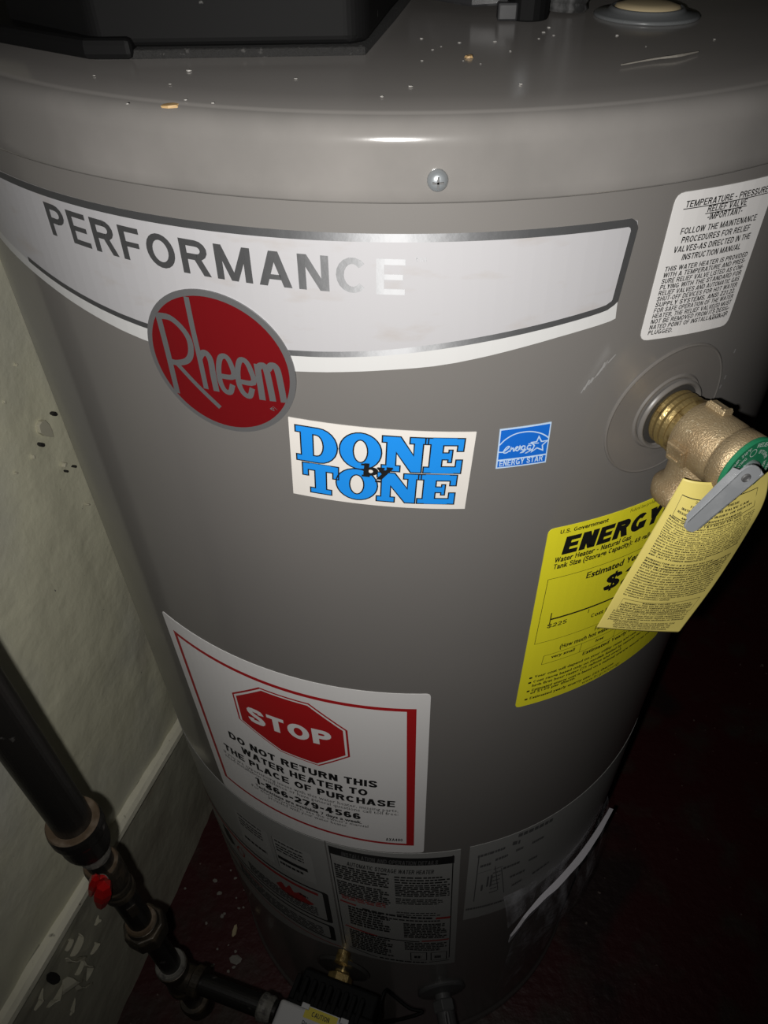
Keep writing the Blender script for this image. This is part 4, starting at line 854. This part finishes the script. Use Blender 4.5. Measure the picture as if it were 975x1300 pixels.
# ================================================================== gas control at the bottom
e1 = Vector((.949, -.316, 0)); e2 = Vector((-.316, -.949, 0)); CO = Vector((-.151, -.351, .420))     # corner of the white cover
gc = thing('gas_control', 'black gas control with a white cover and caution label at the foot of the tank', 'gas valve', tuple(CO + e1 * .05 + e2 * .03 - UP * .14))
b = MB(); b.box(CO + e1 * .070 + e2 * .040 - UP * .055, e1 * .070, e2 * .040, UP * .055); cv = b.solid('cover', 'cover', gc, bevel=.004, seg=3, label='white plastic front cover')
b = MB(); b.box(CO + e1 * .060 - e2 * .006 - UP * .060, e1 * .055, e2 * .010, UP * .052); b.box(CO + e1 * .060 - e2 * .025 - UP * .065, e1 * .050, e2 * .020, UP * .045); hs = b.solid('housing', 'blkplastic', gc, bevel=.003)
for k in range(9):
    b = MB(); b.box(CO + e1 * (.010 + .0105 * k) - e2 * .018 - UP * .012, e1 * .0028, e2 * .014, UP * .010); b.solid('rib', 'blkplastic', hs, bevel=.0012)
for q, in ((.032,), (.082,)):
    b = MB(); b.box(CO + e1 * q - e2 * .001 + UP * .001, e1 * .005, e2 * .003, UP * .0025); b.solid('clip', 'cover', cv, bevel=.0008)
c0 = Vector((-.1189,-.3588,.4203)); c1 = Vector((-.0819,-.3707,.4203)); cd = (c1 - c0).normalized(); cn = Vector((cd.y, -cd.x, 0))
on(lambda x, y, off: tuple(c0 + cd * x - cn * y + UP * (off + .0003)))
W_ = (c1 - c0).length
b = MB(); sheet(b, [(-.001, -.060), (W_ + .004, -.060), (W_ + .004, .0), (-.001, .0)], .0004); cl = b.obj('caution_label', 'cover', gc)
b = MB(); fill(b, [(0, -.013), (W_ + .002, -.013), (W_ + .002, -.001), (0, -.001)], .0006); b.obj('yellow_band', 'caution', cl)
b = MB(); line(b, 'CAUTION', (.009, -.0095), (W_ - .007, -.0095), .0052, 'b', .0008); line(b, 'Do not step on.', (.001, -.0200), (W_, -.0200), .0042, 'b', .0006); line(b, 'Damage to gas valve', (.001, -.0265), (W_, -.0265), .0032, 'r', .0006); line(b, 'may result.', (.001, -.0320), (W_ * .6, -.0320), .0032, 'r', .0006)
b.obj('lettering', 'black', cl); on(tank)
ga = -.27; gu = Vector((math.sin(ga), -math.cos(ga), 0)); gb = Vector((0, 0, .352)) + gu * R
b = MB(); b.lathe(gb, gu, [(.0105, .0008), (.0105, .020)], 24); b.solid('shank', 'brass_thread', gc)
b = MB(); b.lathe(gb, gu, [(.036, .0095), (.0365, .011), (.034, .0135), (.012, .0155)], 40); b.solid('flange_disc', 'disc', gc, label='dark round disc behind the brass nut')
b = MB(); b.lathe(gb, gu, [(.0125, .018), (.0170, .020), (.0170, .034), (.0150, .036)], 6); b.solid('hex_nut', 'brass_thread', gc, bevel=.0008)
b = MB(); b.lathe(gb + UP * .032 + gu * .0008, gu, [(.009, .0), (.009, .014)], 20); b.solid('brass_plug', 'brass_thread', gc)
# loose wire looping to the right of the control
wpts = [(-.0544,-.3731,.4), (-.0348,-.3607,.36), (-.0332,-.3355,.33), (-.0274,-.3201,.33), (-.0193,-.3186,.31), (.0051,-.3325,.3), (.023,-.336,.3), (.0093,-.3415,.3), (-.0157,-.3493,.31), (-.0377,-.3575,.33)]
b = MB(); b.tube(smooth_curve(wpts, 5), .0022, 8); w1 = b.solid('ignition_cable', 'blkplastic', None, smooth=True); w1['label'] = 'thin black wire looping out beside the gas control'; w1['category'] = 'cable'

# ================================================================== drain valve
da = .17; du = Vector((math.sin(da), -math.cos(da), 0)); db = Vector((0, 0, .245)) + du * R
dv = thing('drain_valve', 'grey plastic drain valve with a round disc low on the tank front', 'valve', tuple(db - UP * .02))
b = MB(); b.lathe(db, du, [(.034, -.001), (.0345, .002), (.032, .004), (.012, .007)], 40); b.solid('flange_disc', 'greyplastic', dv)
b = MB(); b.lathe(db, du, [(.0115, .004), (.0115, .016)], 24); b.solid('nipple', 'greyplastic', dv)
b = MB(); b.lathe(db, du, [(.0150, .014), (.0165, .016), (.0165, .028), (.0150, .030)], 6); b.solid('hex_collar', 'greyplastic', dv, bevel=.0008)
b = MB(); b.lathe(db, du, [(.0130, .028), (.0130, .060), (.0145, .061), (.0145, .072)], 24); b.solid('barrel', 'greyplastic', dv)
b = MB(); b.box(db + du * .050 + UP * .020, Vector((.002, 0, 0)), du * .016, UP * .010); b.solid('handle', 'greyplastic', dv, bevel=.001)

# ================================================================== document pouch at the lower right
dp = thing('document_pouch', 'clear plastic pouch of folded papers stuck low on the right side of the tank', 'pouch', (.24, -.21, .30))
PW = .50
arc = [(.405, .3215), (.48, .3150), (.56, .3085), (.66, .3055), (.77, .3040), (.88, .3040), (.98, .3055), (1.07, .3085)]
arc = smooth_curve(arc, 4); n = len(arc)
def pol(a, r, z): return (r * math.sin(a), -r * math.cos(a), z)
b = MB()
for i, (a, r) in enumerate(arc):
    t = i / (n - 1); th = .0012 + .0068 * math.sin(PI * min(.8, .05 + t * .8)) + .0012 * noise.noise(Vector((t * 9, 0, 0)))
    zt = PW - .03 + .03 * min(1, t / .12) + .004 * math.sin(3 * t)
    b.v += [pol(a, r, zt), pol(a, r + th, zt + .001), pol(a, r + th * .7, zt - .022), pol(a, r, zt - .022)]
b.f = [(i * 4 + k, i * 4 + (k + 1) % 4, i * 4 + 4 + (k + 1) % 4, i * 4 + 4 + k) for i in range(n - 1) for k in range(4)] + [(0, 1, 2, 3), (n * 4 - 1, n * 4 - 2, n * 4 - 3, n * 4 - 4)]
b.solid('papers', 'paper', dp, label='folded white papers, top edges showing')
b = MB(); rowsn = 14
for j in range(rowsn + 1):
    v = j / rowsn
    for i, (a, r) in enumerate(arc):
        t = i / (n - 1); bul = .014 * math.sin(PI * t) * math.sin(PI * min(1, v * 1.4)) + .0035 * noise.noise(Vector((t * 9, v * 7, 4)))
        b.v.append(pol(a - .03 * v, max(.3006, r + .007 + bul + .004 * v), PW + .004 - .24 * v + .006 * noise.noise(Vector((t * 6, v * 2, 8)))))
b.f = [(j * n + i, j * n + i + 1, (j + 1) * n + i + 1, (j + 1) * n + i) for j in range(rowsn) for i in range(n - 1)]
b.obj('film', 'film', dp, smooth=True, label='clear wrinkled plastic film')
b = MB()
for j in range(5):
    for i, (a, r) in enumerate(arc):
        t = i / (n - 1); v = j / 4; b.v.append(pol(a - .02, .3008 + (r - .3008) * (v ** .7), PW + .002 + .045 * (1 - v) * (1 - .2 * t) + .004 * noise.noise(Vector((t * 14, v * 4, 2)))))
b.f = [(j * n + i, j * n + i + 1, (j + 1) * n + i + 1, (j + 1) * n + i) for j in range(4) for i in range(n - 1)]
b.obj('film_flap', 'film', dp, smooth=True)

# ================================================================== crumbs and flakes
def flake(name, p, size, m, label, group, seed, el=1.0, thick=.35, cat='flake'):
    rnd = random.Random(seed); k = 7; ang = rnd.uniform(0, PI); vs = []
    for lev_ in (0, 1):
        for i in range(k):
            a = 2 * PI * i / k; r = size * rnd.uniform(.7, 1.15) * (1 if lev_ == 0 else .8); x, y = r * math.cos(a) * el, r * math.sin(a)
            vs.append((x * math.cos(ang) - y * math.sin(ang), x * math.sin(ang) + y * math.cos(ang), lev_ * size * thick * rnd.uniform(.7, 1.2)))
    b = MB(); b.add(vs, [tuple(range(k - 1, -1, -1)), tuple(range(k, 2 * k))] + [(i, (i + 1) % k, k + (i + 1) % k, k + i) for i in range(k)])
    o = b.obj(name, m); o.location = p; o['label'] = label; o['category'] = cat
    if group: o['group'] = group
    return o
LG = 'pale crumbs scattered over the lid'; LL = 'tiny pale crumb lying on the glossy grey lid'
crumbs = (((-.0975,-.2294), .0016), ((-.1006,-.2523), .0008), ((-.0481,-.2441), .001), ((-.1105,-.282), .0008), ((-.0886,-.2767), .0009), ((-.0767,-.2814), .0009), ((.0069,-.1651), .0012), ((.0011,-.2579), .0013), ((.0255,-.1747), .0012), ((.0066,-.2123), .0009), ((.0119,-.19), .0008),
          ((-.0103,-.2733), .0010), ((.0433,-.1733), .0013), ((.0473,-.2549), .0011), ((.0467,-.2574), .0007), ((.1066,-.1601), .0013), ((.1531,-.1706), .0010), ((-.1375,-.237), .0008), ((-.2112,-.1361), .0010), ((-.1993,-.1302), .0007), ((.0704,-.1515), .0013), ((.0749,-.1397), .0015), ((.0746,-.1593), .0010), ((.0661,-.1666), .0009), ((.0287,-.2066), .0007), ((.0255,-.2127), .0006), ((.033,-.2189), .0006), ((.049,-.1941), .0008), ((.0163,-.1832), .0007), ((.1155,-.1856), .0006))
for i, (p, s) in enumerate(crumbs): flake('crumb', (p[0], p[1], LZ), s * .8, 'flake_white', LL, LG, i, cat='crumb')
flake('paint_chip', (*(-.0947,-.2789), 1.3745), .0030, 'flake_tan', 'tan chip lying near the front edge of the lid, left of centre', None, 91, 1.5, .3)
flake('paint_chip', (*(.0284,-.2066), LZ), .0019, 'flake_tan', 'small orange-tan crumb on the lid, right of the vent housing', None, 92, 1.1, .5)
b = MB(); sp = [Vector((*(.095,-.226), LZ + .0008)), Vector((*(.1121,-.216), LZ + .001)), Vector((*(.1232,-.2117), LZ + .0012)), Vector((*(.1363,-.201), LZ + .0008))]
b.tube(smooth_curve(sp, 4), [.0002, .0003, .0003, .0004, .0004, .0004, .0005, .0005, .0006, .0006, .0005, .0004, .0002], 6); o = b.solid('splinter', 'flake', None); o['label'] = 'long thin pale splinter lying on the lid in front of the port'; o['category'] = 'splinter'
FG = 'paint flakes on the floor beside the tank'; FL = 'small pale paint flake lying on the red floor by the tank'
fpts = ((273,1118,.010), (279,1134,.010), (262,1172,.006), (299,1115,.007), (303,1153,.008), (309,1152,.006), (282,1163,.009), (270,1226,.009), (299,1208,.007), (297,1228,.010), (290,1233,.007), (276,1205,.005), (219,1258,.006), (217,1245,.006), (293,1105,.005), (300,1140,.005), (285,1160,.006), (235,1128,.006), (332,1152,.008), (310,1130,.004), (290,1200,.005))
FP = [(-.362,-.0562,0),(-.3488,-.0789,0),(-.3637,-.131,0),(-.3238,-.0516,0),(-.309,-.1049,0),(-.3005,-.1035,0),(-.3371,-.1187,0),(-.3389,-.1999,0),(-.3026,-.1772,0),(-.3011,-.2021,0),(-.3097,-.2083,0),(-.3355,-.1736,0),(-.4006,-.2391,0),(-.4069,-.2236,0),(-.3354,-.0371,0),(-.3164,-.087,0),(-.3335,-.1146,0),(-.4157,-.0709,0),(-.2728,-.1033,0),(-.3039,-.0729,0),(-.317,-.1671,0)]
for i, (p, q) in enumerate(zip(FP, fpts)): flake('paint_flake', (p[0], p[1], .0005), q[2] * .42, 'flake', FL, FG, 200 + i, random.uniform(.6, 1.4), .2)
p = (-.3005,-.1897,0); flake('paint_flake', (p[0], p[1], .0005), .012, 'flake', 'largest grey-white paint flake on the floor near the gas pipe', None, 301, .6, .08)
p = (-.3097,-.1437,0); flake('leaf_scrap', (p[0], p[1], .0010), .013, 'cream', 'yellowish pointed scrap on the red floor beside the tank', None, 302, .38, .15, cat='scrap')
